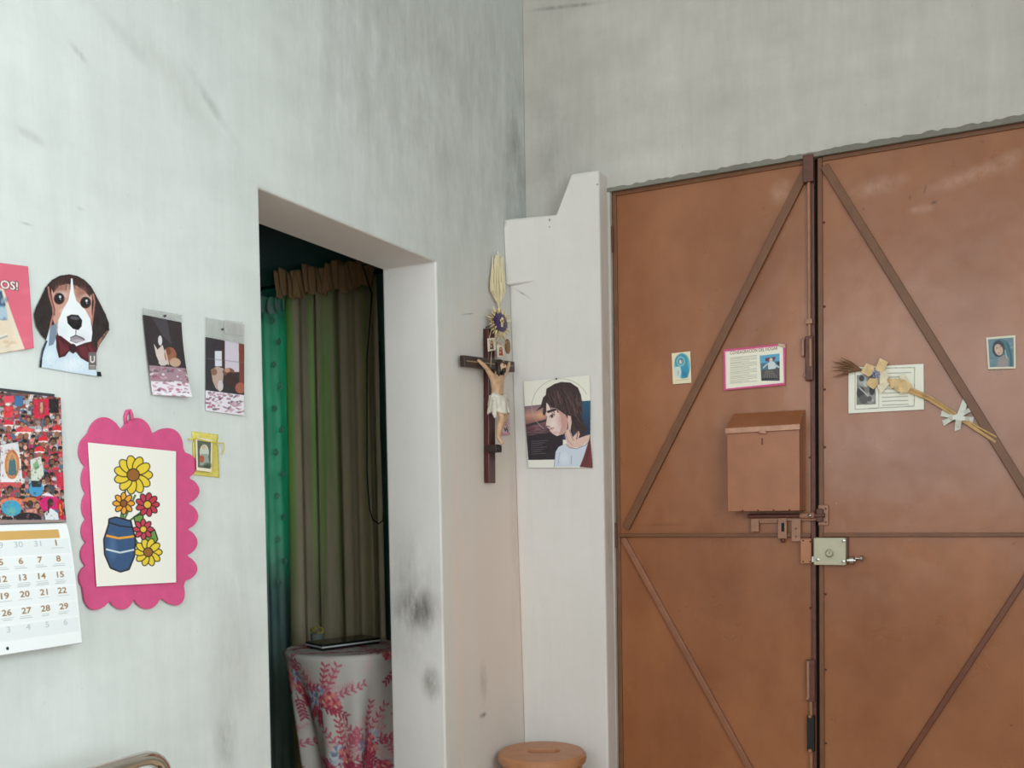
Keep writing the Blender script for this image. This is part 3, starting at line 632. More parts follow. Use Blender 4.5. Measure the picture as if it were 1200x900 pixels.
c.ell(0.48, 0.955, 0.009, 0.013, (20, 20, 22))
zt = ZB_-0.001; zb = zt-PHgt
def pc(u, v): return 0.003+0.034*v**0.55
dp = sheet('date_page', c, None, M_PRINT, world=[(0.004, yR-CW, zt), (0.004, yR+0.001, zt), (0.004, yR+0.001, zb), (0.004, yR-CW, zb)], parent=cal, curl=pc)
lp = MB()
for k in range(1): lp.grid(lambda u, v: (0.0025+pc(u, v)*0.93, yR-CW+(CW+0.002)*u, zt-(PHgt+0.002)*v), 12, 14)
build('page_stack', lp, simple('page_paper', (206, 208, 208), 0.7), cal, smooth=True)
pin(cal, (0.008, yR-CW/2, ZT_-0.006), 'x')

# ================================================================ pink foam frame with a white drawing sheet
fo = lambda x, y: (80+x/3.459, 470+y/3.4615)
foam = simple('pink_craft_foam', (214, 84, 134), 0.8, 0, 0.06, 40, 0.15, 300)
pts = []
def scal(a, b, n, bulge):            # scalloped run of n bumps from a to b (bulging to the left of travel)
    a = np.array(a, float); b = np.array(b, float); d = (b-a)/n; nn = np.array([d[1], -d[0]]); nn /= np.linalg.norm(nn)
    for i in range(n):
        for tt in np.linspace(0.015, 0.985, 11): pts.append(tuple(a+d*(i+tt)+nn*bulge*(sin(pi*tt)**0.62)))
scal((78, 140), (212, 122), 1, 66); scal((212, 122), (338, 138), 1, 62); scal((338, 138), (462, 200), 1, 60)
scal((465, 208), (484, 312), 1, 46); scal((484, 312), (480, 415), 1, 48); scal((480, 415), (478, 520), 1, 46); scal((478, 520), (474, 626), 1, 46); scal((474, 626), (462, 730), 1, 52)
scal((460, 740), (368, 795), 1, 66); scal((368, 795), (260, 800), 1, 46); scal((260, 800), (163, 808), 1, 42); scal((163, 808), (58, 770), 1, 60)
scal((56, 755), (70, 668), 1, 22); scal((70, 668), (72, 575), 1, 22); scal((72, 575), (72, 480), 1, 20); scal((72, 480), (72, 375), 1, 18); scal((72, 375), (70, 265), 1, 18); scal((70, 265), (62, 150), 1, 24)
pts = [p for i, p in enumerate(pts) if i == 0 or abs(p[0]-pts[i-1][0])+abs(p[1]-pts[i-1][1]) > 1.0]
wp = [PX(*fo(x, y), 0.004) for x, y in pts]
cy = sum(p[1] for p in wp)/len(wp)
frame = thing('scalloped_foam_frame', 'pink scalloped foam frame around a white sheet with a coloured drawing', 'picture frame', (0, cy, min(p[2] for p in wp)))
def foam_pt(y, z, t): return (t+0.004*max(0, (1.22-z))/0.15, y, z)
build('foam_border', MB().prism([(p[1], p[2]) for p in wp], foam_pt, 0.002, 0.006), foam, frame, bevel=0.0008)
hk = [PX(*fo(*q), 0.006) for q in ((236, 92), (233, 62), (240, 40), (250, 38), (255, 55), (256, 78))]
build('hanging_loop', MB().tube([(0.004+0.004*i/5, p[1], p[2]) for i, p in enumerate(hk)], 0.0035, 8), foam, frame, smooth=True)
c = Canvas([(80, 168), (437, 204), (430, 735), (108, 752)], 220, 320, (238, 234, 226), (80, 470), 3.459)
INK = (34, 28, 26)
def shape(P, fill, w=6):              # a felt-pen shape: filled, with a dark outline
    c.poly(P, fill); c.line(list(P)+[P[0]], w, INK)
def oval(x, y, rx, ry, fill, w=6, rot=0):
    c.ell(x, y, rx+w/2, ry+w/2, INK, 1, rot); c.ell(x, y, rx-w/2, ry-w/2, fill, 1, rot)
# a plain vase of yellow flowers
for a, b2 in (((205, 500), (235, 330)), ((215, 500), (270, 380)), ((225, 500), (320, 430)), ((235, 500), (330, 560)), ((215, 500), (225, 430)), ((240, 510), (300, 620))): c.line([a, b2], 8, (70, 110, 60))
for P in ([(300, 560), (345, 520), (358, 560), (330, 600)], [(262, 470), (300, 455), (300, 490), (270, 505)]): shape(P, (110, 150, 70), 5)
def flower(x, y, r, n, pet, mid):
    for i in range(n):
        w = 2*pi*i/n; oval(x+r*.62*cos(w), y+r*.62*sin(w), r*.44, r*.26, pet, 4, math.degrees(w))
    oval(x, y, r*.34, r*.34, mid, 4)
flower(262, 300, 74, 11, (230, 200, 58), (150, 96, 40)); flower(318, 420, 46, 9, (190, 56, 78), (226, 180, 60)); flower(222, 415, 42, 8, (232, 160, 50), (140, 84, 40))
flower(318, 612, 54, 10, (230, 200, 58), (150, 96, 40)); flower(300, 520, 40, 8, (196, 62, 84), (230, 190, 70))
shape([(160, 500), (162, 478), (190, 470), (250, 486), (256, 512), (268, 560), (262, 630), (240, 682), (205, 692), (165, 676), (142, 620), (140, 560)], (54, 84, 124), 6)
c.soft(175, 590, 20, 60, (84, 118, 156), .6); c.line([(150, 545), (200, 556), (262, 548)], 9, (232, 160, 50)); c.line([(148, 600), (205, 614), (262, 602)], 7, (206, 214, 222)); c.line([(162, 492), (205, 506), (254, 512)], 5, INK)
dsheet = sheet('drawing_sheet', c, ('x', 0.0085), M_PRINT, parent=frame, curl=lambda u, v: 0.005*v)

# ================================================================ two sleeved photographs
def photo_art(c, dark, kind):
    c.soft(150, 200, 120, 160, (58, 50, 54), .5)
    if kind == 0:
        c.poly([(100, 110), (170, 120), (190, 240), (150, 200)], (70, 66, 72)); c.ell(140, 222, 9, 22, (216, 210, 216)); c.poly([(112, 235), (128, 262), (150, 240), (160, 280), (158, 332), (138, 332), (122, 290)], (214, 196, 190))
        c.ell(182, 285, 26, 34, (150, 96, 72)); c.ell(172, 270, 14, 16, (122, 72, 54)); c.ell(200, 318, 24, 20, (190, 156, 136)); c.ell(150, 318, 20, 14, (204, 190, 186)); c.line([(160, 262), (172, 330)], 6, (206, 180, 166))
    else:
        c.rect(425, 200, 490, 360, (206, 196, 210)); c.rect(382, 268, 412, 335, (216, 216, 226)); c.rect(486, 210, 510, 420, (122, 64, 54)); c.rect(412, 200, 424, 340, (66, 46, 48))
        c.poly([(365, 350), (392, 335), (420, 345), (416, 400), (404, 448), (384, 430), (372, 400)], (186, 160, 150)); c.ell(378, 360, 13, 15, (140, 100, 84)); c.ell(440, 360, 26, 18, (120, 84, 70)); c.ell(435, 352, 12, 10, (188, 140, 116)); c.ell(450, 395, 28, 34, (62, 46, 44)); c.ell(490, 430, 22, 24, (164, 96, 80)); c.ell(405, 420, 12, 24, (206, 196, 196))
def blossoms(c, x0, x1, y0, y1, seed, sl):
    r = np.random.RandomState(seed)
    for i in range(90):
        x = r.uniform(x0, x1); y = r.uniform(y0, y1)+sl*(x-x0); c.ell(x, y, r.uniform(4, 12), r.uniform(2, 6), [(140, 84, 104), (196, 160, 172), (112, 100, 108), (228, 222, 226), (170, 110, 130)][r.randint(5)], .85, r.uniform(-40, 40))
c = Canvas([(66, 108), (235, 142), (253, 472), (100, 460)], 110, 190, (50, 42, 46), (150, 340), 3.75)
photo_art(c, 0, 0); c.poly([(90, 330), (248, 345), (255, 480), (98, 470)], (160, 130, 142)); c.poly([(96, 400), (250, 410), (255, 480), (98, 470)], (226, 216, 226)); blossoms(c, 92, 250, 338, 455, 5, .1); c.line([(100, 448), (253, 462)], 12, (232, 230, 236), .7)
ph1 = sheet('photograph', c, ('x', 0.005), M_PRINT, curl=lambda u, v: 0.014*v*v*(0.4+u), label='photograph with a dark background in a clear sleeve, left of the pair and tilted', cat='photograph', group='snapshots in clear sleeves')
def film(parent, q, ori, sc, x, n='sleeve', mat=None):
    P = [PX(ori[0]+a/sc, ori[1]+b2/sc, x) for a, b2 in q]; m = MB().add(P+[p-np.array([0.0006, 0, 0]) for p in P], [(0, 1, 2, 3), (7, 6, 5, 4), (0, 4, 5, 1), (1, 5, 6, 2), (2, 6, 7, 3), (3, 7, 4, 0)])
    return build(n, m, mat or M_FILM, parent)
film(ph1, [(66, 78), (238, 108), (240, 142), (66, 107)], (150, 340), 3.75, 0.0062)
pin(ph1, PX(150+162/3.75, 340+113/3.75, 0.008), 'x')
c = Canvas([(342, 206), (511, 238), (505, 552), (342, 530)], 110, 190, (54, 50, 56), (150, 340), 3.75)
photo_art(c, 0, 1); c.poly([(342, 440), (508, 462), (506, 556), (342, 534)], (226, 220, 230)); blossoms(c, 342, 505, 446, 520, 8, .13); c.line([(344, 300), (512, 320)], 5, (120, 116, 122), .4)
ph2 = sheet('photograph', c, ('x', 0.004), M_PRINT, curl=lambda u, v: 0.004*u*v, label='photograph with a bright window and red curtain in a clear sleeve, nearer the doorway', cat='photograph', group='snapshots in clear sleeves')
film(ph2, [(342, 118), (512, 150), (511, 236), (342, 204)], (150, 340), 3.75, 0.0052)
film(ph2, [(425, 130), (505, 140), (508, 200), (425, 190)], (150, 340), 3.75, 0.0058, 'tape', clear_film('clear_tape', (226, 226, 224), 0.4))
pin(ph2, PX(150+415/3.75, 340+172/3.75, 0.006), 'x')

# ================================================================ yellow gauze favour bag
bagm, t, pb = new_mat('yellow_organza'); out = bagm.node_tree.nodes['Material Output']
tl = t.add('ShaderNodeBsdfTranslucent'); df = t.add('ShaderNodeBsdfDiffuse'); tr = t.add('ShaderNodeBsdfTransparent'); yc = t.mix(t.noise(160, 3, lo=.3, hi=.7), rgba((244, 226, 104)), rgba((250, 240, 160)))
t.link(yc, tl.inputs[0]); t.link(yc, df.inputs[0]); mx = t.add('ShaderNodeMixShader', i_0=0.3); t.link(df.outputs[0], mx.inputs[1]); t.link(tl.outputs[0], mx.inputs[2])
m3 = t.add('ShaderNodeMixShader', i_0=0.15); t.link(mx.outputs[0], m3.inputs[1]); t.link(tr.outputs[0], m3.inputs[2]); t.link(m3.outputs[0], out.inputs[0])
bo = lambda x, y, v: PX(150+x/3.75, 340+y/3.75, v)
bag = thing('gauze_bag', 'small yellow gauze favour bag holding a picture card, pinned beside the doorway', 'bag', bo(340, 820, 0))
def bagf(u, v):
    a = np.array([282, 620.0])*(1-u)*(1-v)+np.array([396, 634.0])*u*(1-v)+np.array([402, 824.0])*u*v+np.array([292, 812.0])*(1-u)*v
    pinch = 6*math.exp(-((v-.2)/.06)**2); a[0] += pinch*(1-2*u)
    return bo(a[0], a[1], 0.004+0.008*sin(pi*u)*sin(pi*min(1, v*1.1))*(0.6+0.4*sin(9*u+3*v)))
mbag = MB().grid(bagf, 16, 20); o = build('pouch', mbag, bagm, bag, smooth=True); sm = o.modifiers.new('thickness', 'SOLIDIFY'); sm.thickness = 0.001
for ya, yb, off in (((272, 655), (405, 672), 0),): build('drawstring', MB().tube([bo(272, 652, .014), bo(300, 650, .016), bo(345, 664, .017), (bo(400, 672, .014)), bo(420, 672, .012), bo(424, 700, .009), bo(416, 724, .008)], 0.0012, 6), simple('yellow_ribbon', (228, 208, 74), .4), bag, smooth=True)
build('drawstring', MB().tube([bo(300, 648, .016), bo(280, 660, .014), bo(268, 652, .012)], 0.0012, 6), simple('yellow_ribbon_end', (228, 208, 74), .4), bag, smooth=True)
c = Canvas([(298, 645), (370, 658), (368, 800), (302, 792)], 60, 110, (228, 220, 196), (150, 340), 3.75)
c.poly([(305, 660), (364, 670), (362, 785), (308, 778)], (90, 98, 82)); c.ell(335, 712, 20, 34, (196, 200, 190)); c.ell(333, 690, 8, 10, (206, 170, 140)); c.poly([(320, 720), (350, 720), (360, 770), (315, 770)], (150, 160, 150)); c.ell(325, 742, 10, 16, (176, 90, 70)); c.soft(350, 770, 20, 14, (60, 66, 50), .8)
sheet('card', c, ('x', 0.0145), M_PRINT, parent=bag)

# ================================================================ crucifix on the wall beside the corner
wood, t, pb = new_mat('dark_red_wood'); t.link(t.mix(t.noise(30, 5, (1, 1, .08), lo=.3, hi=.7), rgba((52, 20, 18)), rgba((84, 36, 30))), pb.inputs['Base Color']); pb.inputs['Roughness'].default_value = 0.28
wood2, t, pb = new_mat('dark_brown_wood'); t.link(t.mix(t.noise(30, 5, (1, .08, 1), lo=.3, hi=.7), rgba((40, 26, 22)), rgba((66, 44, 36))), pb.inputs['Base Color']); pb.inputs['Roughness'].default_value = 0.4
B0 = PX(575, 566, 0.016); T0 = PX(574, 386, 0.016)
cru = thing('crucifix', 'dark wooden crucifix with a painted figure, hung beside the corner', 'crucifix', (0.0, B0[1], B0[2]))
build('upright_beam', MB().bar((0.003, B0[1], B0[2]), (0.003, T0[1], T0[2]), 0.046, 0.020, (1, 0, 0)), wood, cru, bevel=0.002)
A0 = PX(542, 423, 0.026); A1 = PX(602, 430, 0.030)
a1y = max(min(A1[1], -0.176), A0[1]+.3)
build('cross_beam', MB().bar((0.016, A0[1], A0[2]), (0.016, a1y, A1[2]), 0.036, 0.018, (1, 0, 0)), wood2, cru, bevel=0.002)
build('inlay_line', MB().bar((0.0335, A0[1]+.012, A0[2]+.001), (0.0335, a1y-.012, A1[2]+.001), 0.003, 0.0012, (1, 0, 0)), simple('pale_inlay', (176, 150, 112), .5), cru)
def skin_mesh(name, verts, edges, radii, mat, parent, levels=2, root=0):
    off = base_of(parent); me = bpy.data.meshes.new(name); me.from_pydata([tuple(Vector(v)-off) for v in verts], edges, []); o = bpy.data.objects.new(name, me); COL.objects.link(o)
    o.modifiers.new('s', 'SKIN'); sv = me.skin_vertices[0].data
    for i, r in enumerate(radii): sv[i].radius = (r, r) if not hasattr(r, '__len__') else r
    sv[root].use_root = True; o.modifiers.new('u', 'SUBSURF').levels = levels
    dg = bpy.context.evaluated_depsgraph_get(); m2 = bpy.data.meshes.new_from_object(o.evaluated_get(dg)); bpy.data.objects.remove(o)
    return link_mesh(name, m2, mat, parent, smooth=True)
flesh = simple('painted_flesh', (222, 180, 146), 0.45, 0, 0.16, 60)
hairm = simple('dark_hair_paint', (42, 28, 22), 0.5, 0, .1); clothm = simple('white_loincloth_paint', (222, 214, 200), 0.55, 0, .08, 80); bloodm = simple('crown_brown', (70, 46, 30), 0.6)
q = lambda x, y, v: np.array(PX(x, y, v))
hL = q(559.5, 421, .036); hR = q(597, 425, .036); neck = q(582, 439, .056); chest = q(582, 448, .060); waist = q(583, 461, .056); pel = q(583, 472, .056)
yc = pel[1]
def mid(a, b, f, dx=0): p = a*(1-f)+b*f; p[0] += dx; return p
shL = neck+np.array([0, -.034, -.010]); shR = neck+np.array([0, .034, -.010]); elL = mid(shL, hL, .5, .006); elR = mid(shR, hR, .5, .006)
kL = q(591, 489, .082); kR = q(589.5, 487, .078); kL[1] = yc-.012; kR[1] = yc+.016
hipL = pel+np.array([.002, -.020, -.006]); hipR = pel+np.array([.002, .020, -.006])
aL = q(582.5, 512, .058); aL[1] = yc-.004; aR = aL+np.array([-.006, .014, .004]); fL = aL+np.array([.018, .002, -.026]); fR = aR+np.array([.014, -.006, -.024])
V = [pel, waist, chest, neck, neck+np.array([.006, 0, .012]), shL, elL, mid(elL, hL, .92), hL, shR, elR, mid(elR, hR, .92), hR, hipL, kL, aL, fL, hipR, kR, aR, fR, mid(kL, aL, .35, -.004), mid(kR, aR, .35, -.004)]
E_ = [(0, 1), (1, 2), (2, 3), (3, 4), (2, 5), (5, 6), (6, 7), (7, 8), (2, 9), (9, 10), (10, 11), (11, 12), (0, 13), (13, 14), (14, 21), (21, 15), (15, 16), (0, 17), (17, 18), (18, 22), (22, 19), (19, 20)]
Rr = [.022, .019, .026, .009, .008, .011, .0075, .0055, .0065, .011, .0075, .0055, .0065, .017, .0115, .0075, .006, .017, .0115, .0075, .006, .0115, .0115]
skin_mesh('figure', V, E_, Rr, flesh, cru)
hd = neck+np.array([.016, .004, .028])
hb = MB().ball(hd, (.0155, .0135, .0185), 16, 12).ball(hd+np.array([.0155, 0, -.002]), (.004, .003, .006), 8, 6)
build('head', hb, flesh, cru, smooth=True)
build('hair', MB().ball(hd+np.array([-.005, 0, .006]), (.0155, .0165, .0165), 16, 10).ball(hd+np.array([-.004, -.014, -.014]), (.009, .006, .022), 10, 8).ball(hd+np.array([-.004, .014, -.014]), (.009, .006, .022), 10, 8), hairm, cru, smooth=True)
build('beard', MB().ball(hd+np.array([.009, 0, -.015]), (.008, .009, .010), 10, 8), hairm, cru, smooth=True)
build('eyes', MB().ball(hd+np.array([.0135, -.0055, .002]), .0022, 8, 6).ball(hd+np.array([.0135, .0055, .002]), .0022, 8, 6), hairm, cru, smooth=True)
ring = [hd+np.array([.0175*cos(w), .0165*sin(w), .009+.002*sin(5*w)]) for w in np.linspace(0, 2*pi, 24)]
build('thorn_crown', MB().tube(ring, .0026, 6), bloodm, cru, smooth=True)
lc = MB()
def lcf(u, v):
    w = 2*pi*u; r = 1+.06*sin(7*w+6*v)+.05*sin(13*w); cen = mid(waist, pel, .55)+np.array([.004*v, 0, .012-.062*v])
    return cen+np.array([cos(w)*(.026+.012*v)*r, sin(w)*(.031+.009*v)*r, .004*sin(3*w)])
lc.grid(lcf, 40, 12)
lo = build('loincloth', lc, clothm, cru, smooth=True); sm = lo.modifiers.new('thickness', 'SOLIDIFY'); sm.thickness = .002
kn = mid(waist, pel, .6)+np.array([.004, -.030, -.004])
build('loincloth_knot', MB().ball(kn, (.010, .009, .010), 10, 8).tube([kn, kn+np.array([.004, -.006, -.022]), kn+np.array([.002, -.004, -.048]), kn+np.array([.006, -.008, -.062])], [.007, .010, .009, .004], 8), clothm, cru, smooth=True)
build('foot_rest', MB().bar((.020, yc-.020, fL[2]-.012), (.020, yc+.020, fL[2]-.012), .026, .040, (1, 0, 0)).ball((.052, yc, fL[2]-.012), (.016, .016, .014), 10, 8), hairm, cru, bevel=.003)
for h in (hL, hR): build('nail', MB().tube([h-np.array([.006, 0, 0]), h+np.array([.010, 0, 0])], .0018, 8), M_PIN, cru)
build('hanging_nail', MB().tube([(0.0, T0[1], T0[2]+.008), (.018, T0[1], T0[2]+.012)], .0022, 8), M_PIN, cru)

# ================================================================ palm ornament above the crucifix
straw = simple('pale_palm_straw', (253, 236, 196), 0.6, 0, .16, 40, .2, 120, stretch=(1, 1, .1)); straw2 = simple('dry_straw', (226, 200, 154), 0.65, 0, .2, 60)
K = q(584.5, 358, .020)
orn = thing('palm_ornament', 'woven palm plume with a straw rosette and purple medallion above the crucifix', 'ornament', (0.0, K[1], q(585, 405, .014)[2]))
rr = random.Random(2)
for i in range(11):
    u = (i-5)/5.0; tx, ty = 583.5+u*6.5+rr.uniform(-.6, .6), 294+abs(u)*7+rr.uniform(0, 6); bx = 583.5+u*7.6
    pts3 = [K, q(584+u*8.0, 341, .016+.004*(i % 3)), q(bx, 330, .018+.004*(i % 2)), q(tx, ty, .012)]
    m = MB()
    for a, b2 in zip(pts3, pts3[1:]): pass
    w = [.002, .0075, .0070, .0022]; vs = []; fs = []
    for p, ww in zip(pts3, w): vs += [p+np.array([-.0008, -ww, 0]), p+np.array([.0010, 0, 0]), p+np.array([-.0008, ww, 0])]
    for k in range(3): fs += [(3*k, 3*k+1, 3*k+4, 3*k+3), (3*k+1, 3*k+2, 3*k+5, 3*k+4)]
    o = build('palm_blade', m.add(vs, fs), straw, orn); s_ = o.modifiers.new('thickness', 'SOLIDIFY'); s_.thickness = .0008
build('binding', MB().tube([q(584.3, 352, .018), q(584.5, 361, .018)], .0055, 10), straw2, orn, smooth='auto')
MC = q(585, 378, .032); eR = np.array([0, 1.0, 0]); ys = .030/.030
for i in range(44):
    w = 2*pi*i/44+rr.uniform(-.05, .05); L = rr.uniform(.046, .062); d = np.array([0, cos(w)*1.45, sin(w)*.90]); d2 = np.array([rr.uniform(0, .12), 0, 0])
    build('straw', MB().tube([MC+d*.018+np.array([-.004, 0, 0]), MC+d*L*.7+d2*.05, MC+d*L+d2*.12+np.array([-.003, 0, 0])], [.0034, .0032, .0014], 5), straw2 if i % 3 else straw, orn)
frm = np.array([[0, 1.6, 0], [0, 0, 1], [1, 0, 0]])
build('gold_rim', MB().lathe(MC+np.array([-.002, 0, 0]), [(.037, 0), (.037, .005), (.033, .007), (.030, .004)], 28, frm), simple('old_gold', (150, 128, 84), .4, .5, .2), orn, smooth='auto')
build('medallion', MB().lathe(MC+np.array([.001, 0, 0]), [(.031, 0), (.031, .005), (.022, .008), (.006, .009)], 28, frm), simple('purple_sequins', (66, 34, 104), .3, .2, .25, 180, .5, 260), orn, smooth='auto')
build('small_cross', MB().box(MC+np.array([.008, -.0055, -.016]), MC+np.array([.013, .0055, .010])).box(MC+np.array([.008, -.013, .000]), MC+np.array([.013, .013, .008])).ball(MC+np.array([.011, 0, .011]), .006, 10, 8), simple('pale_gold', (226, 206, 150), .35, .3, .1), orn, bevel=.001)
for i, (x, y) in enumerate(((577, 400), (582, 404), (587, 406), (592, 400))):
    build('straw', MB().tube([MC+np.array([.004, 0, -.03]), q(x, y, .028)], [.002, .001], 5), straw2, orn)

# ================================================================ scapular cards and medal hanging over the cross top
sc_ = thing('scapular', 'pair of small cloth picture badges with an oval brown medal over the cross', 'scapular', (0.03, q(582, 405, .036)[1], q(582, 418, .036)[2]))
def badge(quad, seed):
    c = Canvas(quad, 30, 36, (232, 218, 196), (530, 340), 7.5)
    xs_ = [p[0] for p in quad]; ys_ = [p[1] for p in quad]; x, y = sum(xs_)/4, sum(ys_)/4; r = np.random.RandomState(seed)
    c.ell(x, y-8, 14, 24, (126, 66, 50)); c.ell(x, y-14, 8, 10, (206, 164, 130)); c.poly([(x-14, y+4), (x+14, y+4), (x+18, y+42), (x-16, y+42)], (168, 64, 54) if seed else (110, 80, 84)); c.ell(x-4, y+16, 6, 8, (222, 190, 150))
    return sheet('badge', c, ('x', .040), M_PRINT, parent=sc_, thick=.002)
badge([(312, 425), (376, 418), (384, 525), (318, 540)], 0); badge([(394, 480), (452, 474), (462, 580), (402, 592)], 1)
build('medal', MB().lathe(q(594.5, 406, .034), [(.019, 0), (.019, .003), (.015, .004)], 24, np.array([[0, 1, 0], [0, 0, 1.35], [1, 0, 0]])), simple('brown_medal', (156, 112, 62), .4, .3, .2), sc_, smooth='auto')
build('cord', MB().tube([q(576, 386, .034), q(572.5, 400, .040), q(577, 398, .041), q(584, 402, .041), q(590, 406, .040), q(594, 399, .036), q(590, 388, .030)], .0012, 6), straw2, sc_, smooth=True)
build('cord', MB().tube([q(576, 412, .040), q(575, 430, .038)], .0010, 6), straw2, sc_, smooth=True)

# ================================================================ translucent tag with pink lettering behind the legs
tg = Canvas([(425, 105), (462, 125), (470, 410), (405, 420)], 30, 90, (206, 186, 192), (530, 450), 6.92)
for i in range(16):
    y = 115+i*19; x = 438+((i*7) % 11); tg.line([(x-8, y+10), (x, y-2), (x+8, y+12)], 5, (164, 70, 104), .8)
tg.line([(420, 350), (432, 380), (440, 355), (452, 382)], 7, (52, 34, 60)); tg.rect(405, 395, 470, 420, (214, 150, 176))
sheet('paper_tag', tg, ('x', .008), M_PRINT, label='narrow pale paper tag with pink marks, hanging behind the figure on the cross', cat='tag')

# ================================================================ portrait print on the pillar
PYL = -0.118
def on_pillar(x, y):
    v = -0.12
    for i in range(8): p = PYp(x, y, v); v = pf(min(max(p[0], 0), .33), p[2])-0.002
    return p
c = Canvas([(95, 120), (635, 68), (660, 820), (140, 820)], 200, 270, (236, 232, 220), (600, 430), 6.927)
lerp = lambda a, b, f: tuple(x*(1-f)+y*f for x, y in zip(a, b))
for i in range(44):
    y = 300+i*10.2; f = i/44.0
    col = lerp((132, 104, 120), (206, 150, 128), f/.16) if f < .16 else lerp((206, 150, 128), (112, 72, 80), (f-.16)/.2) if f < .36 else lerp((112, 72, 80), (44, 34, 44), min(1, (f-.36)/.25))
    x0 = 108+(y-310)*.085; c.poly([(x0, y+22), (400, y-10), (400, y+6), (x0, y+38)], col)
for i in range(44):
    y = 270+i*7; f = i/44.0; c.poly([(420, y+12), (642, y), (642, y+9), (420, y+21)], lerp((40, 92, 118), (34, 50, 82), min(1, f*1.3)))
c.poly([(100, 120), (300, 100), (640, 60), (640, 275), (560, 280), (300, 300), (106, 318)], (236, 232, 220))
for i in range(26): c.soft(NR.uniform(115, 300), NR.uniform(470, 560), 36, 6, [(150, 110, 130), (94, 70, 96), (176, 130, 130)][i % 3], .5, -4)
c.poly([(120, 470), (300, 420), (300, 440), (124, 490)], (58, 44, 58)); c.soft(240, 400, 45, 40, (232, 178, 140), .6)
c.poly([(130, 560), (420, 520), (420, 640), (350, 752), (146, 755)], (40, 30, 38))
for i in range(7): c.line([(165, 606+i*17), (300-(i*23) % 60, 598+i*17)], 4, (120, 106, 118), .8)
ang = np.linspace(radians(150), radians(372), 40); c.line([(400+232*cos(a), 320+222*sin(a)) for a in np.linspace(radians(125), radians(335), 40)], 4, (176, 172, 160))
H1, H2, H3 = (58, 42, 42), (92, 64, 62), (34, 24, 28)
c.poly([(285, 180), (350, 140), (405, 124), (480, 130), (540, 170), (565, 230), (578, 330), (575, 420), (610, 500), (600, 560), (570, 580), (540, 560), (500, 520), (440, 400), (300, 330), (270, 400), (255, 380), (262, 330), (195, 362), (240, 320), (258, 250), (280, 230)], H1)
c.poly([(285, 290), (320, 330), (380, 340), (440, 370), (462, 420), (450, 520), (425, 545), (370, 562), (335, 540), (315, 525), (312, 505), (278, 480), (285, 440), (284, 380)], (232, 206, 198))
c.poly([(370, 345), (440, 370), (460, 430), (448, 520), (420, 548), (385, 555), (410, 480), (400, 400)], (206, 160, 150)); c.soft(410, 440, 40, 80, (196, 142, 134), .5); c.soft(340, 460, 30, 50, (242, 226, 220), .6); c.soft(360, 535, 40, 14, (206, 160, 154), .6)
c.poly([(284, 362), (330, 346), (372, 340), (360, 356), (300, 376)], (34, 26, 28)); c.line([(310, 404), (335, 384), (356, 390)], 5, (48, 36, 40)); c.ell(332, 400, 11, 12, (80, 74, 92)); c.ell(330, 402, 6, 8, (30, 26, 34)); c.line([(308, 408), (340, 416)], 3, (110, 80, 80))
c.line([(290, 400), (280, 470), (288, 484), (312, 480)], 5, (96, 66, 66)); c.line([(286, 486), (310, 490), (330, 496)], 4, (150, 90, 90)); c.line([(312, 506), (350, 494)], 5, (150, 84, 84)); c.poly([(314, 508), (345, 498), (340, 514), (320, 522)], (222, 180, 174)); c.line([(318, 524), (336, 545), (370, 562)], 4, (110, 78, 78))
c.poly([(280, 230), (340, 170), (430, 150), (500, 200), (540, 320), (560, 450), (585, 520), (560, 560), (520, 540), (485, 470), (440, 390), (370, 340), (325, 320), (290, 260)], H1)
r5 = np.random.RandomState(9)
for i in range(120):
    s = r5.rand(); x = 300+250*s; y0 = 150+60*abs(s-.45)*2+r5.uniform(0, 120); L = r5.uniform(50, 130)
    c.line([(x, y0), (x+r5.uniform(4, 26), y0+L*.5), (x+r5.uniform(20, 50), y0+L)], 5, [H1, H2, H3, (110, 80, 76), (72, 46, 46)][r5.randint(5)], .75)
for i in range(40): c.line([(x := r5.uniform(470, 560), y0 := r5.uniform(380, 480)), (x+r5.uniform(0, 40), y0+60), (x+r5.uniform(10, 50), y0+r5.uniform(70, 110))], 6, [H1, H2, H3][r5.randint(3)], .8)
c.poly([(458, 395), (482, 400), (490, 450), (480, 520), (500, 570), (545, 520), (556, 545), (545, 580), (600, 560), (640, 548), (630, 600), (560, 650), (470, 660), (448, 610), (434, 545), (462, 500)], (226, 190, 178))
c.line([(470, 510), (490, 560), (505, 600)], 5, (150, 106, 100)); c.line([(440, 545), (462, 600), (500, 640)], 4, (170, 124, 116)); c.line([(540, 530), (530, 590)], 6, H1)
c.poly([(352, 800), (362, 690), (385, 650), (440, 622), (460, 655), (520, 665), (600, 630), (632, 600), (600, 700), (560, 810), (340, 812)], (206, 214, 228)); c.line([(445, 625), (470, 656), (530, 664), (600, 636), (630, 605)], 6, (150, 130, 136)); c.soft(430, 740, 40, 60, (226, 232, 240), .6); c.line([(395, 690), (380, 800)], 5, (160, 174, 196)); c.line([(490, 720), (486, 790)], 6, (150, 164, 190)); c.line([(362, 690), (350, 810)], 5, (128, 140, 164))
c.poly([(640, 560), (662, 820), (555, 812), (590, 720), (615, 640)], (108, 46, 52)); c.line([(630, 640), (600, 800)], 6, (76, 30, 38)); c.line([(645, 680), (640, 800)], 6, (134, 64, 66))
c.poly([(140, 755), (350, 752), (338, 822), (140, 822)], (232, 230, 222))
port = sheet('portrait_print', c, ('f', on_pillar), M_PRINT, curl=lambda u, v: 0.004+0.006*v*(1-u)+.003*u, label='illustrated print of a long-haired man in profile, on the white pillar', cat='picture')
pin(port, on_pillar(600+367/6.927, 430+98/6.927)-np.array([0, .007, 0]), 'y', .003)

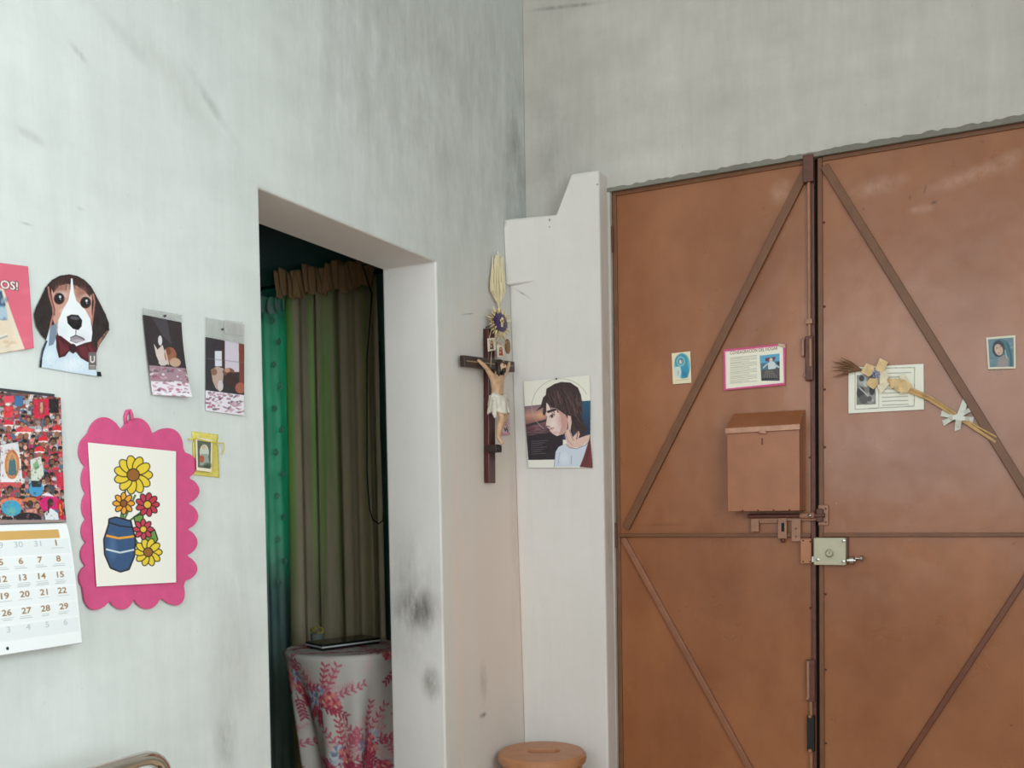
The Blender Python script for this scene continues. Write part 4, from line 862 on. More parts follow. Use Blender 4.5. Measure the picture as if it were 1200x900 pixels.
# ================================================================ papers on the double door
def upl(c): return c
Y0 = -0.0005
c = Canvas([(103, 205), (235, 190), (243, 412), (112, 422)], 60, 90, (236, 222, 190), (770, 380), 6)
c.ell(178, 292, 56, 88, (110, 186, 200)); c.ell(172, 262, 46, 52, (80, 152, 172)); c.ell(168, 262, 30, 36, (126, 190, 202)); c.ell(168, 262, 18, 22, (60, 112, 132)); c.ell(168, 264, 12, 15, (220, 214, 206)); c.poly([(125, 300), (165, 296), (172, 340), (160, 380), (128, 370)], (206, 222, 220)); c.poly([(170, 300), (215, 280), (228, 330), (215, 375), (175, 382)], (64, 150, 184)); c.soft(195, 350, 26, 26, (40, 118, 160), .7); c.ell(150, 340, 6, 18, (176, 190, 190)); c.line([(130, 396), (225, 386)], 6, (206, 200, 178)); c.line([(170, 250), (176, 270)], 4, (110, 90, 84))
sheet('prayer_card', c, ('y', Y0), M_PRINT, label='small cream card with a turquoise oval image of a robed figure, left of the brace', cat='card', curl=lambda u, v: .002)
c = Canvas([(100, 190), (1040, 95), (1035, 725), (110, 808)], 270, 188, (210, 84, 132), (840, 395), 12.857)
c.poly([(130, 222), (1000, 130), (1015, 690), (145, 780)], (244, 216, 220)); c.poly([(160, 230), (985, 150), (995, 680), (165, 765)], (240, 236, 218))
c.text('CONSAGRACI\u00d3N DEL HOGAR', 205, 268, 50, (104, 46, 38), width=715, slope=-0.105)
for i in range(17):
    y = 318+i*24; f = 0.96 if i % 4 != 3 else .7; c.line([(205, y), (205+420*f, y-42*f)], 8, (160, 158, 148), .8)
    if i % 3 == 0: c.line([(205, y+8), (380, y-10)], 5, (190, 150, 120), .5)
c.poly([(650, 282), (948, 252), (950, 628), (675, 658)], (84, 120, 142)); c.poly([(650, 282), (948, 252), (948, 360), (655, 400)], (96, 168, 204)); c.poly([(672, 500), (948, 470), (950, 628), (676, 658)], (84, 82, 82))
for i in range(20): c.line([(x := 690+i*13, 640-i*1.2), (800+(i-10)*5, 500)], 7, [(120, 114, 110), (60, 58, 60), (150, 140, 134)][i % 3], .8)
c.poly([(730, 320), (890, 300), (870, 360), (800, 370), (740, 370)], (110, 70, 80)); c.ell(820, 350, 26, 34, (216, 200, 196)); c.poly([(770, 400), (810, 370), (870, 375), (905, 440), (880, 480), (780, 490)], (206, 218, 220)); c.line([(700, 470), (770, 400)], 20, (196, 206, 210)); c.line([(880, 420), (945, 460)], 20, (196, 206, 210)); c.poly([(895, 390), (950, 370), (950, 440)], (40, 60, 66)); c.rect(675, 620, 950, 660, (34, 44, 52), .8)
crd = sheet('blessing_card', c, ('y', Y0), M_PRINT, label='pink bordered prayer card with a brown title line and small photo, above the letterbox', cat='card', curl=lambda u, v: .002+.004*(1-u)*v+.003*u*u)
tq = [PYp(840+a/12.857, 395+b2/12.857, -.0085) for a, b2 in ((925, 95), (1030, 112), (1035, 165), (930, 140))]
build('tape_corner', MB().add(tq+[p+np.array([0, .0006, 0]) for p in tq], [(0, 1, 2, 3), (7, 6, 5, 4), (0, 4, 5, 1), (1, 5, 6, 2), (2, 6, 7, 3), (3, 7, 4, 0)]), clear_film('yellowed_tape', (206, 190, 150), .7), crd)
c = Canvas([(172, 255), (612, 232), (614, 500), (172, 523)], 160, 100, (238, 236, 222), (960, 380), 5)
c.line([(212, 262), (558, 255), (556, 478), (212, 498), (212, 262)], 3, (120, 120, 110)); c.line([(350, 275), (350, 486)], 2, (150, 150, 140))
for i in range(9): c.line([(368, 290+i*23), (540-((i*37) % 40), 284+i*23)], 4, (128, 128, 120), .8)
c.poly([(222, 300), (330, 285), (332, 468), (220, 472)], (126, 126, 122)); c.soft(255, 330, 34, 40, (190, 196, 196), .8); c.ell(250, 318, 16, 18, (70, 68, 70)); c.ell(275, 350, 14, 18, (206, 204, 200)); c.ell(245, 400, 24, 34, (70, 66, 68)); c.ell(300, 430, 30, 34, (150, 150, 150)); c.ell(262, 440, 26, 26, (96, 94, 96)); c.ell(310, 390, 16, 26, (60, 58, 60)); c.line([(235, 370), (320, 450)], 8, (186, 186, 182)); c.ell(296, 436, 14, 16, (90, 88, 90))
sheet('white_certificate', c, ('y', Y0), M_PRINT, label='white printed card with a grey picture, behind the straw spray', cat='card', curl=lambda u, v: .002)
c = Canvas([(978, 78), (1150, 64), (1152, 260), (990, 265)], 80, 92, (228, 220, 200), (960, 380), 5)
c.poly([(990, 90), (1138, 78), (1140, 248), (1000, 252)], (112, 140, 152))
for i in range(24): c.soft(NR.uniform(1000, 1135), NR.uniform(90, 245), 16, 8, [(150, 172, 178), (84, 112, 128), (176, 178, 160)][i % 3], .5)
c.poly([(1016, 130), (1030, 96), (1065, 84), (1105, 100), (1130, 160), (1136, 248), (1040, 250), (1056, 200)], (84, 122, 134)); c.poly([(1014, 140), (1024, 108), (1052, 94), (1080, 112), (1090, 150), (1066, 192), (1034, 190), (1016, 165)], (66, 74, 84)); c.ell(1052, 150, 24, 34, (206, 176, 156), 1, -18); c.soft(1044, 160, 12, 18, (226, 200, 180), .6); c.line([(1038, 142), (1048, 138)], 3, (70, 54, 50)); c.line([(1058, 132), (1068, 130)], 3, (70, 54, 50)); c.line([(1046, 170), (1058, 166)], 3, (150, 90, 84)); c.poly([(1050, 196), (1090, 176), (1112, 200), (1110, 248), (1040, 250)], (150, 146, 146)); c.soft(1070, 225, 26, 22, (176, 150, 146), .6); c.soft(1120, 200, 16, 40, (92, 132, 142), .5); c.line([(1100, 110), (1122, 180), (1126, 248)], 6, (60, 96, 112)); c.line([(1088, 150), (1100, 200)], 5, (176, 196, 196))
sheet('holy_picture', c, ('y', Y0), M_PRINT, label='small blue-grey picture of a veiled woman, at the right above the brace', cat='card', curl=lambda u, v: .002+.004*(1-u)*v)

# ================================================================ straw spray taped to the right leaf
so = lambda x, y, v: np.array(PYp(960+x/5, 380+y/5, v))
S0 = so(535, 390, -.014); spray = thing('straw_spray', 'dried straw spray with cream paper flowers, taped across the right door leaf', 'ornament', (so(600, 690, 0)[0], -.006, so(600, 690, 0)[2]))
stalk = simple('straw_stalk', (214, 172, 112), .5, 0, .18, 30, .2, 120); dry = simple('brown_dry_grass', (132, 92, 58), .7, 0, .2, 60); petal = simple('cream_ribbon', (236, 202, 150), .6, 0, .14, 50, .3, 100); petal2 = simple('pale_ribbon', (240, 226, 198), .6, 0, .1, 50, .3, 100)
for i, (dx, dy) in enumerate(((0, 0), (-6, 10), (8, -8))):
    build('stalk', MB().tube([so(400+dx, 330+dy, -.013), so(640+dx*.6, 430+dy*1.0, -.012-.002*i), so(860+dx, 572+dy*.6, -.012), so(1036+dx*.5, 676+(12, 18, -14)[i], -.012)], [.0035, .0036, .0034, .0028], 7), stalk, spray, smooth='auto')
for i in range(16):
    a = rr.uniform(-1, 1); e = (70+rr.uniform(0, 80), 255+a*58+rr.uniform(-8, 8))
    build('grass_blade', MB().tube([so(250, 270, -.010), so((250+e[0])/2, (270+e[1])/2-8, -.012-rr.uniform(0, .012)), so(e[0], e[1], -.008-rr.uniform(0, .016))], [.0022, .0026, .0005], 5), dry, spray)
def ribbon(P, name, mat, th=.0012):
    m = MB().add(P+[p+np.array([0, th, 0]) for p in P], [tuple(range(len(P))), tuple(range(2*len(P)-1, len(P)-1, -1))]+[(i, i+len(P), (i+1) % len(P)+len(P), (i+1) % len(P)) for i in range(len(P))])
    return build(name, m, mat, spray)
def pet(quad, dep, mat=petal): return ribbon([so(x, y, -(.008+d)) for (x, y), d in zip(quad, dep)], 'petal', mat)
pet([(244, 280), (275, 228), (322, 246), (318, 290), (290, 308)], (.006, .010, .016, .014, .008)); pet([(330, 258), (356, 198), (404, 222), (378, 276), (352, 300)], (.014, .008, .012, .016, .018))
pet([(272, 350), (296, 316), (340, 318), (346, 350), (318, 382)], (.006, .012, .016, .014, .006)); pet([(352, 300), (388, 268), (412, 300), (392, 340), (356, 356)], (.014, .018, .012, .010, .014), petal2)
pet([(340, 360), (390, 320), (412, 350), (360, 408)], (.008, .014, .010, .006), petal2); pet([(412, 330), (450, 312), (478, 330), (460, 372), (420, 374)], (.010, .018, .016, .018, .010)); pet([(450, 330), (500, 322), (545, 356), (520, 398), (480, 404), (440, 380)], (.012, .020, .014, .012, .018, .010)); pet([(470, 300), (500, 290), (520, 330), (480, 340)], (.008, .012, .012, .014), petal2)
for i in range(8):
    w = 2*pi*i/8; build('blue_stamen', MB().ball(so(333+20*cos(w), 292+18*sin(w), -.026), .0035, 7, 5), simple('blue_bead', (150, 160, 200), .4) if i == 0 else bpy.data.materials['blue_bead'], spray, smooth=True)
build('blue_stamen', MB().ball(so(333, 292, -.028), .005, 8, 6), bpy.data.materials['blue_bead'], spray, smooth=True)
# ================================================================ white tape cross holding the stalks
tape = simple('white_cloth_tape', (226, 228, 218), .6, 0, .06, 60, .2, 120)
tp = thing('tape_cross', 'white torn tape strips holding the straw stalks to the door', 'tape', (so(815, 620, 0)[0], -.002, so(815, 620, 0)[2]))
def strip(P, w, n='tape_strip'):
    vs = []; fs = []
    for i, (x, y, d) in enumerate(P):
        x0, y0, _ = P[max(i-1, 0)]; x1, y1, _ = P[min(i+1, len(P)-1)]; L = sqrt((x1-x0)**2+(y1-y0)**2); nx, ny = -(y1-y0)/L*w/2, (x1-x0)/L*w/2
        j = 6*(i in (0, len(P)-1))
        for t_ in (0, .001): vs += [so(x+nx, y+ny+j, -d)+np.array([0, t_, 0]), so(x-nx, y-ny-j, -d)+np.array([0, t_, 0])]
    for i in range(len(P)-1):
        k = 4*i; fs += [(k, k+1, k+5, k+4), (k+2, k+6, k+7, k+3), (k, k+4, k+6, k+2), (k+1, k+3, k+7, k+5)]
    m = 4*(len(P)-1); fs += [(0, 2, 3, 1), (m, m+1, m+3, m+2)]
    return build(n, MB().add(vs, fs), tape, tp)
strip([(859, 437, .003), (842, 490, .014), (828, 525, .0235), (817, 565, .0235), (812, 600, .010), (812, 620, .003)], 36)
strip([(715, 520, .003), (760, 535, .014), (782, 545, .0245), (855, 552, .0245), (880, 556, .010), (903, 562, .003)], 26)
strip([(725, 580, .003), (765, 560, .014), (785, 549, .0255), (848, 520, .0255), (875, 505, .010), (906, 492, .003)], 24)

# ================================================================ metal letterbox on the left leaf
mbm = simple('letterbox_enamel', (166, 104, 68), .38, 0, .10, 12, .15, 80); mbl = simple('letterbox_worn_edge', (196, 142, 112), .35, 0, .14, 40)
YF = -0.095; bx0 = PYp(852, 520, YF)[0]; bx1 = PYp(937, 520, YF)[0]; bz0 = PYp(895, 599, YF)[2]; bz1 = PYp(895, 501, YF)[2]; bzT = PYp(900, 484, 0)[2]
box_ = thing('letterbox', 'brown metal letterbox with a sloping lid fixed to the left door leaf', 'letterbox', ((bx0+bx1)/2, -.05, bz0))
bb = MB(); tkn = .002
bb.box((bx0, YF, bz0), (bx1, YF+tkn, bz1)).box((bx0, YF, bz0), (bx0+tkn, -.004, bz1+.010)).box((bx1-tkn, YF, bz0), (bx1, -.004, bz1+.010)).box((bx0, -.006, bz0), (bx1, -.003, bzT)).box((bx0, YF, bz0), (bx1, -.004, bz0+tkn))
build('body', bb, mbm, box_, bevel=.0015)
lid = MB().add([(bx0-.003, YF-.007, bz1), (bx1+.003, YF-.007, bz1+.002), (bx1+.001, -.002, bzT), (bx0+.001, -.002, bzT), (bx0-.003, YF-.007, bz1+.004), (bx1+.003, YF-.007, bz1+.006), (bx1+.001, -.002, bzT+.004), (bx0+.001, -.002, bzT+.004)], [(3, 2, 1, 0), (4, 5, 6, 7), (0, 1, 5, 4), (1, 2, 6, 5), (2, 3, 7, 6), (3, 0, 4, 7)])
for x in (bx0-.001, bx1-.001): lid.add([(x, YF, bz1), (x, -.002, bzT), (x, -.002, bz1), (x+.002, YF, bz1), (x+.002, -.002, bzT), (x+.002, -.002, bz1)], [(0, 1, 2), (5, 4, 3), (0, 3, 4, 1), (1, 4, 5, 2), (2, 5, 3, 0)])
lo_ = build('lid', lid, mbm, box_, bevel=.001)
build('lid_lip', MB().bar((bx0-.003, YF-.007, bz1-.006), (bx1+.003, YF-.007, bz1-.004), .017, .003, (0, -1, 0)), mbl, lo_, bevel=.001)
mxx = (bx0+bx1)/2+.002
build('lid_catch', MB().box((mxx-.012, YF-.013, bz1-.020), (mxx+.012, YF-.008, bz1-.012)).ball((mxx-.008, YF-.012, bz1-.016), .004).ball((mxx+.010, YF-.012, bz1-.012), .004), mbl, lo_, bevel=.001)
build('keyhole', MB().box((mxx-.006, YF-.0006, bz1-.056), (mxx-.001, YF+.001, bz1-.034)), M_RUST, box_)
for k in range(4): build('bottom_rivet', MB().ball((bx0+.05+k*.05, YF-.001, bz0+.003), .003, 8, 5), M_RUST, box_, smooth=True)
# ================================================================ sliding latch under the letterbox
lo2 = lambda x, y, v: np.array(PYp(830+x/4.285, 470+y/4.285, v))
lat = thing('slide_latch', 'brown sliding latch with hanging hasps under the letterbox', 'latch', lo2(400, 720, -.012))
def lbox(n, x0, y0, x1, y1, d0, d1, mat=M_BOLT, par=lat, bv=.0015):
    a = lo2(x0, y0, -d0); b2 = lo2(x1, y1, -d0); return build(n, MB().box((a[0], -d0, b2[2]), (b2[0], -d1, a[2])), mat, par, bevel=bv)
r0 = lo2(200, 580, -.026); r1 = lo2(585, 572, -.026); rodz = (r0[2]+r1[2])/2
build('sliding_rod', MB().tube([(r0[0], -.026, rodz), (r1[0], -.026, rodz)], .0075, 12), M_RUST, lat, smooth='auto')
build('rod_sleeve', MB().tube([(lo2(462, 570, -.026)[0], -.026, rodz), (lo2(532, 570, -.026)[0], -.026, rodz)], .0105, 12), M_BOLT, lat, smooth='auto')
build('bright_knob', MB().ball((lo2(510, 570, -.036)[0], -.037, rodz), (.008, .005, .005), 12, 8), M_STEEL, lat, smooth=True)
lbox('strap_rail', 215, 585, 545, 600, .010, .016); lbox('bracket_leg', 218, 588, 258, 655, .004, .018); lbox('base_plate', 258, 600, 350, 612, .006, .012)
hs = lbox('hasp', 350, 570, 395, 690, .018, .024)
lbox('slot', 367, 612, 382, 655, .0235, .0246, M_BLACK, hs, 0)
build('padlock_eye', MB().ball(lo2(375, 700, -.022), (.008, .006, .008), 10, 8), M_RUST, lat, smooth=True)
h2 = lbox('hasp', 418, 590, 465, 705, .014, .020)
for yy in (640, 680): build('screw', MB().ball(lo2(440, yy, -.021), .0025, 8, 6), M_RUST, h2, smooth=True)
kp = thing('latch_keeper', 'brown keeper plate of the latch, on the right leaf beside the gap', 'latch', lo2(575, 625, -.006))
lbox('plate', 552, 522, 604, 625, .004, .010, M_BOLT, kp, .004); lbox('socket', 546, 540, 580, 605, .010, .030, M_RUST, kp, .003)
for yy in (540, 608): build('screw', MB().ball(lo2(590, yy, -.011), .003, 8, 6), M_RUST, kp, smooth=True)
# ================================================================ rim lock across the gap
lk = thing('rim_lock', 'pale green rim lock with a steel bolt across the door gap', 'lock', lo2(610, 822, -.02))
green = simple('pale_green_enamel', (190, 184, 158), .4, 0, .06, 30, .1)
lbox('case', 537, 685, 697, 822, .004, .036, green, lk, .003)
lbox('mounting_plate', 537, 683, 706, 812, .0015, .0065, M_RUST, lk, .001)
kb = lbox('striker_plate', 467, 690, 522, 815, .006, .024, simple('striker_brown', (176, 116, 76), .4), lk, .002)
for x, y in ((476, 700), (512, 706), (476, 805), (512, 806)): build('screw', MB().ball(lo2(x, y, -.0245), .0025, 8, 6), M_BLACK, kb, smooth=True)
ax = np.array([[1, 0, 0], [0, 0, 1], [0, -1.0, 0]]); steelp = simple('worn_steel_paint', (188, 184, 158), .35, .3, .1)
build('cylinder', MB().lathe(lo2(610, 764, -.036), [(.014, 0), (.014, .004), (.0105, .006), (.0105, .012), (.008, .014)], 24, ax), steelp, lk, smooth='auto')
build('keyhole', MB().box(lo2(608, 756, -.050)-np.array([.001, .0005, .008]), lo2(608, 756, -.050)+np.array([.001, .001, 0])), M_BLACK, lk)
for x, y in ((680, 702), (678, 806), (550, 796)): build('screw', MB().lathe(lo2(x, y, -.036), [(.006, 0), (.0055, .002), (.003, .003)], 14, ax), M_STEEL, lk, smooth='auto')
lx = np.array([[0, 1, 0], [0, 0, 1], [1.0, 0, 0]])
build('bolt_nut', MB().lathe(lo2(698, 800, -.022), [(.008, 0), (.008, .008), (.013, .008), (.013, .020), (.006, .020), (.006, .026)], 12, lx), M_STEEL, lk, smooth='auto')
build('pull_knob', MB().lathe(lo2(740, 790, -.022), [(.003, 0), (.003, .012), (.009, .014), (.010, .020), (.006, .024)], 14, lx), M_STEEL, lk, smooth='auto')
lbox('spring_tongue', 524, 778, 540, 808, .008, .030, M_STEEL, lk, .001)

# ================================================================ round stool at the foot of the pillar
stm = simple('brown_stool_plastic', (188, 130, 92), .42, 0, .08, 20, .12, 120)
SZ = 0.464; SCt = np.array([0.168, -0.305]); SRr = 0.150
stool = thing('round_stool', 'round brown stool with a grip hole in the seat, against the pillar foot', 'stool', (SCt[0], SCt[1], 0))
n = 48; b = bmesh.new()
def ringv(f): return [b.verts.new(f(2*pi*k/n)) for k in range(n)]
sd = np.array([RT[0], RT[1]]); sd /= np.linalg.norm(sd); sp = np.array([-sd[1], sd[0]])
def stad(w, L, R, z):
    x = np.clip(cos(w)*(L+R)*1.3, -L, L)+cos(w)*R; y = sin(w)*R; p = sd*x+sp*y; return (p[0]+.006, p[1], z)
rings = [ringv(lambda w: (cos(w)*.130, sin(w)*.130, SZ-.045)), ringv(lambda w: (cos(w)*.139, sin(w)*.139, SZ-.036)), ringv(lambda w: (cos(w)*.149, sin(w)*.149, SZ-.034)), ringv(lambda w: (cos(w)*.152, sin(w)*.152, SZ-.022)), ringv(lambda w: (cos(w)*.150, sin(w)*.150, SZ-.010)), ringv(lambda w: (cos(w)*.142, sin(w)*.142, SZ-.002)), ringv(lambda w: (cos(w)*.120, sin(w)*.120, SZ)),
         ringv(lambda w: stad(w, .024, .034, SZ)), ringv(lambda w: stad(w, .024, .031, SZ-.004)), ringv(lambda w: stad(w, .024, .030, SZ-.043)), ringv(lambda w: stad(w, .010, .010, SZ-.043))]
for r1, r2 in zip(rings, rings[1:]):
    for k in range(n): b.faces.new((r1[k], r1[(k+1) % n], r2[(k+1) % n], r2[k]))
b.faces.new(rings[-1]); b.faces.new(rings[0][::-1])
me = bpy.data.meshes.new('seat'); bmesh.ops.recalc_face_normals(b, faces=b.faces); b.to_mesh(me); b.free()
link_mesh('seat', me, stm, stool, smooth='auto')
gx = np.r_[sd, 0]; gc = np.array([SCt[0]+.006, SCt[1], SZ])
build('grip_bar', MB().tube([gc-gx*.054+np.array([0, 0, -.014]), gc-gx*.036+np.array([0, 0, -.022]), gc+np.array([0, 0, -.020]), gc+gx*.036+np.array([0, 0, -.022]), gc+gx*.054+np.array([0, 0, -.014])], [.007, .007, .0075, .007, .007], 10), stm, stool, smooth=True)
for k in range(4):
    w = pi/4+k*pi/2; a = np.array([SCt[0]+cos(w)*.112, SCt[1]+sin(w)*.112, SZ-.044]); e = np.array([SCt[0]+cos(w)*.132, SCt[1]+sin(w)*.132, 0.0])
    build('leg', MB().tube([a, e], [.020, .016], 12), stm, stool, smooth='auto')
build('apron', MB().lathe((SCt[0], SCt[1], SZ-.105), [(.134, 0), (.137, 0), (.137, .062), (.132, .062)], 40), stm, stool, smooth='auto')
build('brace_ring', MB().lathe((SCt[0], SCt[1], .16), [(.112, 0), (.122, 0), (.122, .018), (.112, .018)], 36), stm, stool, smooth='auto')

# ================================================================ chrome tube chair under the calendar
chm = simple('chrome_tube', (228, 224, 216), .14, 1.0, .08, 25); vin = simple('brown_vinyl', (92, 66, 50), .5, 0, .1, 40, .2, 200)
CX_ = 0.15; ya, yb = -2.475, -1.955
zt_ = PX(182, 885, CX_)[2]
ch = thing('tube_chair', 'chair with a bent chrome tube back against the left wall', 'chair', (CX_+.2, (ya+yb)/2, 0))
def arc(p0, p1, p2, n=7): return [(1-t_)**2*np.array(p0)+2*(1-t_)*t_*np.array(p1)+t_*t_*np.array(p2) for t_ in np.linspace(0, 1, n)]
def side(y, s): return np.array([CX_, y, zt_])
R_ = .055; xb = CX_+.09
path = [np.array([xb, ya, .40]), np.array([CX_+.02, ya, .66])]+arc((CX_+.004, ya, zt_-R_), (CX_, ya, zt_), (CX_, ya+R_, zt_-.0))+arc((CX_, yb-R_, zt_), (CX_, yb, zt_), (CX_+.004, yb, zt_-R_))+[np.array([CX_+.02, yb, .66]), np.array([xb, yb, .40])]
build('back_tube', MB().tube(path, .0142, 14), chm, ch, smooth='auto')
build('backrest', MB().box((CX_+.018, ya+.03, .56), (CX_+.052, yb-.03, .72)), vin, ch, bevel=.012, seg=3)
build('seat', MB().box((xb-.02, ya-.0, .42), (xb+.40, yb+.0, .47)), vin, ch, bevel=.02, seg=3)
for y in (ya, yb):
    build('leg', MB().tube([(xb, y, .42), (xb-.05, y, 0.0)], .0125, 12), chm, ch, smooth='auto'); build('leg', MB().tube([(xb+.37, y, .42), (xb+.40, y, 0.0)], .0125, 12), chm, ch, smooth='auto')
    build('seat_rail', MB().tube([(xb, y, .41), (xb+.37, y, .41)], .0115, 12), chm, ch, smooth='auto')

# ================================================================ bedroom: curtains, table, things on it
def cloth_mat(name, c1, c2, trans, stretch=(1, 1, .2), tcol=None, strips=False):
    m, t, b = new_mat(name); out = m.node_tree.nodes['Material Output']; col = t.mix(t.noise(18, 4, stretch, lo=.3, hi=.7), rgba(c1), rgba(c2))
    d = t.add('ShaderNodeBsdfDiffuse'); l = t.add('ShaderNodeBsdfTranslucent'); t.link(col, d.inputs[0])
    if tcol: l.inputs[0].default_value = rgba(tcol)
    else: t.link(col, l.inputs[0])
    mx = t.add('ShaderNodeMixShader', i_0=trans)
    if strips: t.link(t.math('ADD', t.math('MULTIPLY', t.noise(22, 2, (1, .01, .01), lo=.50, hi=.62), trans), .06), mx.inputs[0])   # single cloth between the doubled pleats
    t.link(d.outputs[0], mx.inputs[1]); t.link(l.outputs[0], mx.inputs[2]); t.link(mx.outputs[0], out.inputs[0]); return m
beige = cloth_mat('beige_curtain_cloth', (190, 176, 150), (212, 198, 168), .52, tcol=(190, 205, 70), strips=True); ruff = cloth_mat('tan_ruffle_cloth', (176, 142, 106), (196, 162, 122), .05); lace = cloth_mat('pale_lace', (150, 190, 186), (196, 220, 216), .55)
def folds(x, amp, seed):
    r = np.random.RandomState(seed); y = 0
    for i in range(5): y += amp*(.9 if i < 2 else .22)*sin(x*(2*pi*(7+i*4.3))+r.uniform(0, 6))
    return y*.5
CT = 2.200
def curtain(name, x0, x1, z0, z1, yc_, amp, mat, seed, gather, label, parent_ruffle=None):
    root = thing(name, label, 'curtain', ((x0+x1)/2, yc_, z0))
    def f(u, v):
        z_ = z1+(z0-z1)*v; sp_ = gather+(1-gather)*min(1, v*1.6)**.7; x = (x0+x1)/2+(u-.5)*(x1-x0)*sp_
        return (x, yc_+folds(u*(x1-x0), amp*(0.55+.45*v), seed), z_)
    o = build('drape', MB().grid(f, 150, 26), mat, root, smooth=True); s_ = o.modifiers.new('thickness', 'SOLIDIFY'); s_.thickness = .0015
    return root
cb = curtain('beige_curtain', -1.045, -.575, .12, CT-.005, -.125, .032, beige, 3, .95, 'beige gathered curtain with a tan ruffled heading, seen through the doorway')
def rf(u, v):
    x = -1.06+.475*u; z_ = CT+.060-.105*v+.008*sin(u*23)+.006*sin(u*57+2)
    return (x+.010*sin(u*40+v*2), -.150-.016*(1-v)-.012*sin(u*2*pi*13+2.6*v)-.009*sin(u*2*pi*23+v), z_)
o = build('ruffle', MB().grid(rf, 150, 12), ruff, cb, smooth=True); s_ = o.modifiers.new('thickness', 'SOLIDIFY'); s_.thickness = .002
cl_ = curtain('lace_curtain', -1.50, -1.035, .10, 2.14, -.085, .022, lace, 8, 1.0, 'sheer lace curtain glowing green at the left side of the doorway')
def rl(u, v): return (-1.50+.48*u, -.100-.018*sin(u*2*pi*12+v)-.012*sin(pi*v), 2.185-.07*v+.006*sin(u*31))
o = build('ruffle', MB().grid(rl, 120, 8), lace, cl_, smooth=True); s_ = o.modifiers.new('thickness', 'SOLIDIFY'); s_.thickness = .0015
spm = lace
for k in range(14):
    z_ = 1.0+k*.09; m = MB()
    for j in range(5): w = 2*pi*j/5; m.ball((-1.115+.03*(k % 2)+.009*cos(w), -.118, z_+.010*sin(w)), (.006, .0015, .006), 6, 4)
    build('motif', m, spm, cl_)
rod_ = MB().tube([(-1.62, -.07, 2.228), (-.40, -.07, 2.228)], .010, 10); o = build('curtain_rod', rod_, M_IRON, None, origin=(-1.0, -.07, 2.225), smooth='auto'); meta(o, 'dark curtain rod above the bedroom window', 'curtain rod')
ko = lambda x, y: np.array(PYp(290+x/2.571, 550+y/2.571, -.21))
cab = MB().tube([(-.600, -.066, 2.242), (-.606, -.10, 2.240), (-.612, -.19, 2.230), PYp(436, 345, -.205), PYp(430, 420, -.21), PYp(430, 480, -.21), ko(360, 0), ko(363, 60), ko(368, 120), ko(378, 152), ko(395, 164), ko(408, 155), ko(411, 120), PYp(446, 500, -.21), PYp(445, 400, -.21)], .0028, 8)
o = build('cable', cab, simple('dark_cable', (44, 42, 40), .5), None, origin=tuple(ko(390, 164)), smooth=True); meta(o, 'thin dark cable hanging in a loop over the right edge of the beige curtain', 'cable')
drk = cloth_mat('dark_drape', (58, 54, 50), (70, 64, 58), .0)
curtain('dark_drape', -.575, -.36, .10, 2.17, -.10, .02, drk, 12, 1.0, 'dark drape hanging between the beige curtain and the door jamb')

TC = np.array([-.548, -.430]); TR_ = .222; TZ = .800
tbm = simple('table_wood', (110, 80, 56), .5); tb = thing('round_table', 'small round table hidden under a floral cloth in the bedroom', 'table', (TC[0], TC[1], 0))
build('table_top', MB().lathe((TC[0], TC[1], TZ-.028), [(.203, 0), (.212, .006), (.212, .020), (.205, .024)], 48), tbm, tb, smooth='auto')
for k in range(3):
    w = k*2*pi/3+.4; build('leg', MB().tube([(TC[0]+.05*cos(w), TC[1]+.05*sin(w), TZ-.028), (TC[0]+.13*cos(w), TC[1]+.13*sin(w), 0)], .016, 10), tbm, tb, smooth='auto')
# floral pattern painted once, in metres along the rim (x) and down the cloth (y)
cw = Canvas([(-.8, -.25), (.8, -.25), (.8, .75), (-.8, .75)], 640, 400, (206, 200, 196))
r6 = np.random.RandomState(21)
PK = [(186, 62, 92), (200, 92, 116), (214, 130, 142), (226, 166, 160), (164, 48, 78)]; BL = [(150, 164, 190), (176, 186, 204), (120, 134, 168)]
def leafy(x, y, a, L, col, s=1.0):
    ex, ey = x+L*cos(a), y-L*sin(a); cw.line([(x, y), (ex, ey)], .003, col)
    for k in range(6):
        f = .25+.75*k/5; bx, by = x+(ex-x)*f, y+(ey-y)*f
        for sg in (-1, 1):
            aa = a+sg*.85; cw.ell(bx+.012*s*cos(aa), by-.012*s*sin(aa), .011*s, .0040*s, col, .92, -math.degrees(aa))
def fern(x, y, a, L, col):
    for k in range(12):
        f = k/12; bx, by = x+L*f*cos(a), y-L*f*sin(a)
        for sg in (-1, 1): aa = a+sg*(1.0-.3*f); l = L*.32*(1-f*.7); cw.line([(bx, by), (bx+l*cos(aa), by-l*sin(aa))], .0028, col, .6)
    cw.line([(x, y), (x+L*cos(a), y-L*sin(a))], .003, col)
def bloom(x, y, r, cols):
    for k in range(9):
        w = 2*pi*k/9+r6.uniform(-.2, .2); cw.ell(x+r*.6*cos(w), y+r*.6*sin(w), r*.5, r*.32, cols[k % len(cols)], .95, math.degrees(w))
    for k in range(6): w = 2*pi*k/6; cw.ell(x+r*.25*cos(w), y+r*.25*sin(w), r*.24, r*.2, cols[(k+1) % len(cols)], .95)
    cw.ell(x, y, r*.2, r*.2, (236, 206, 170))
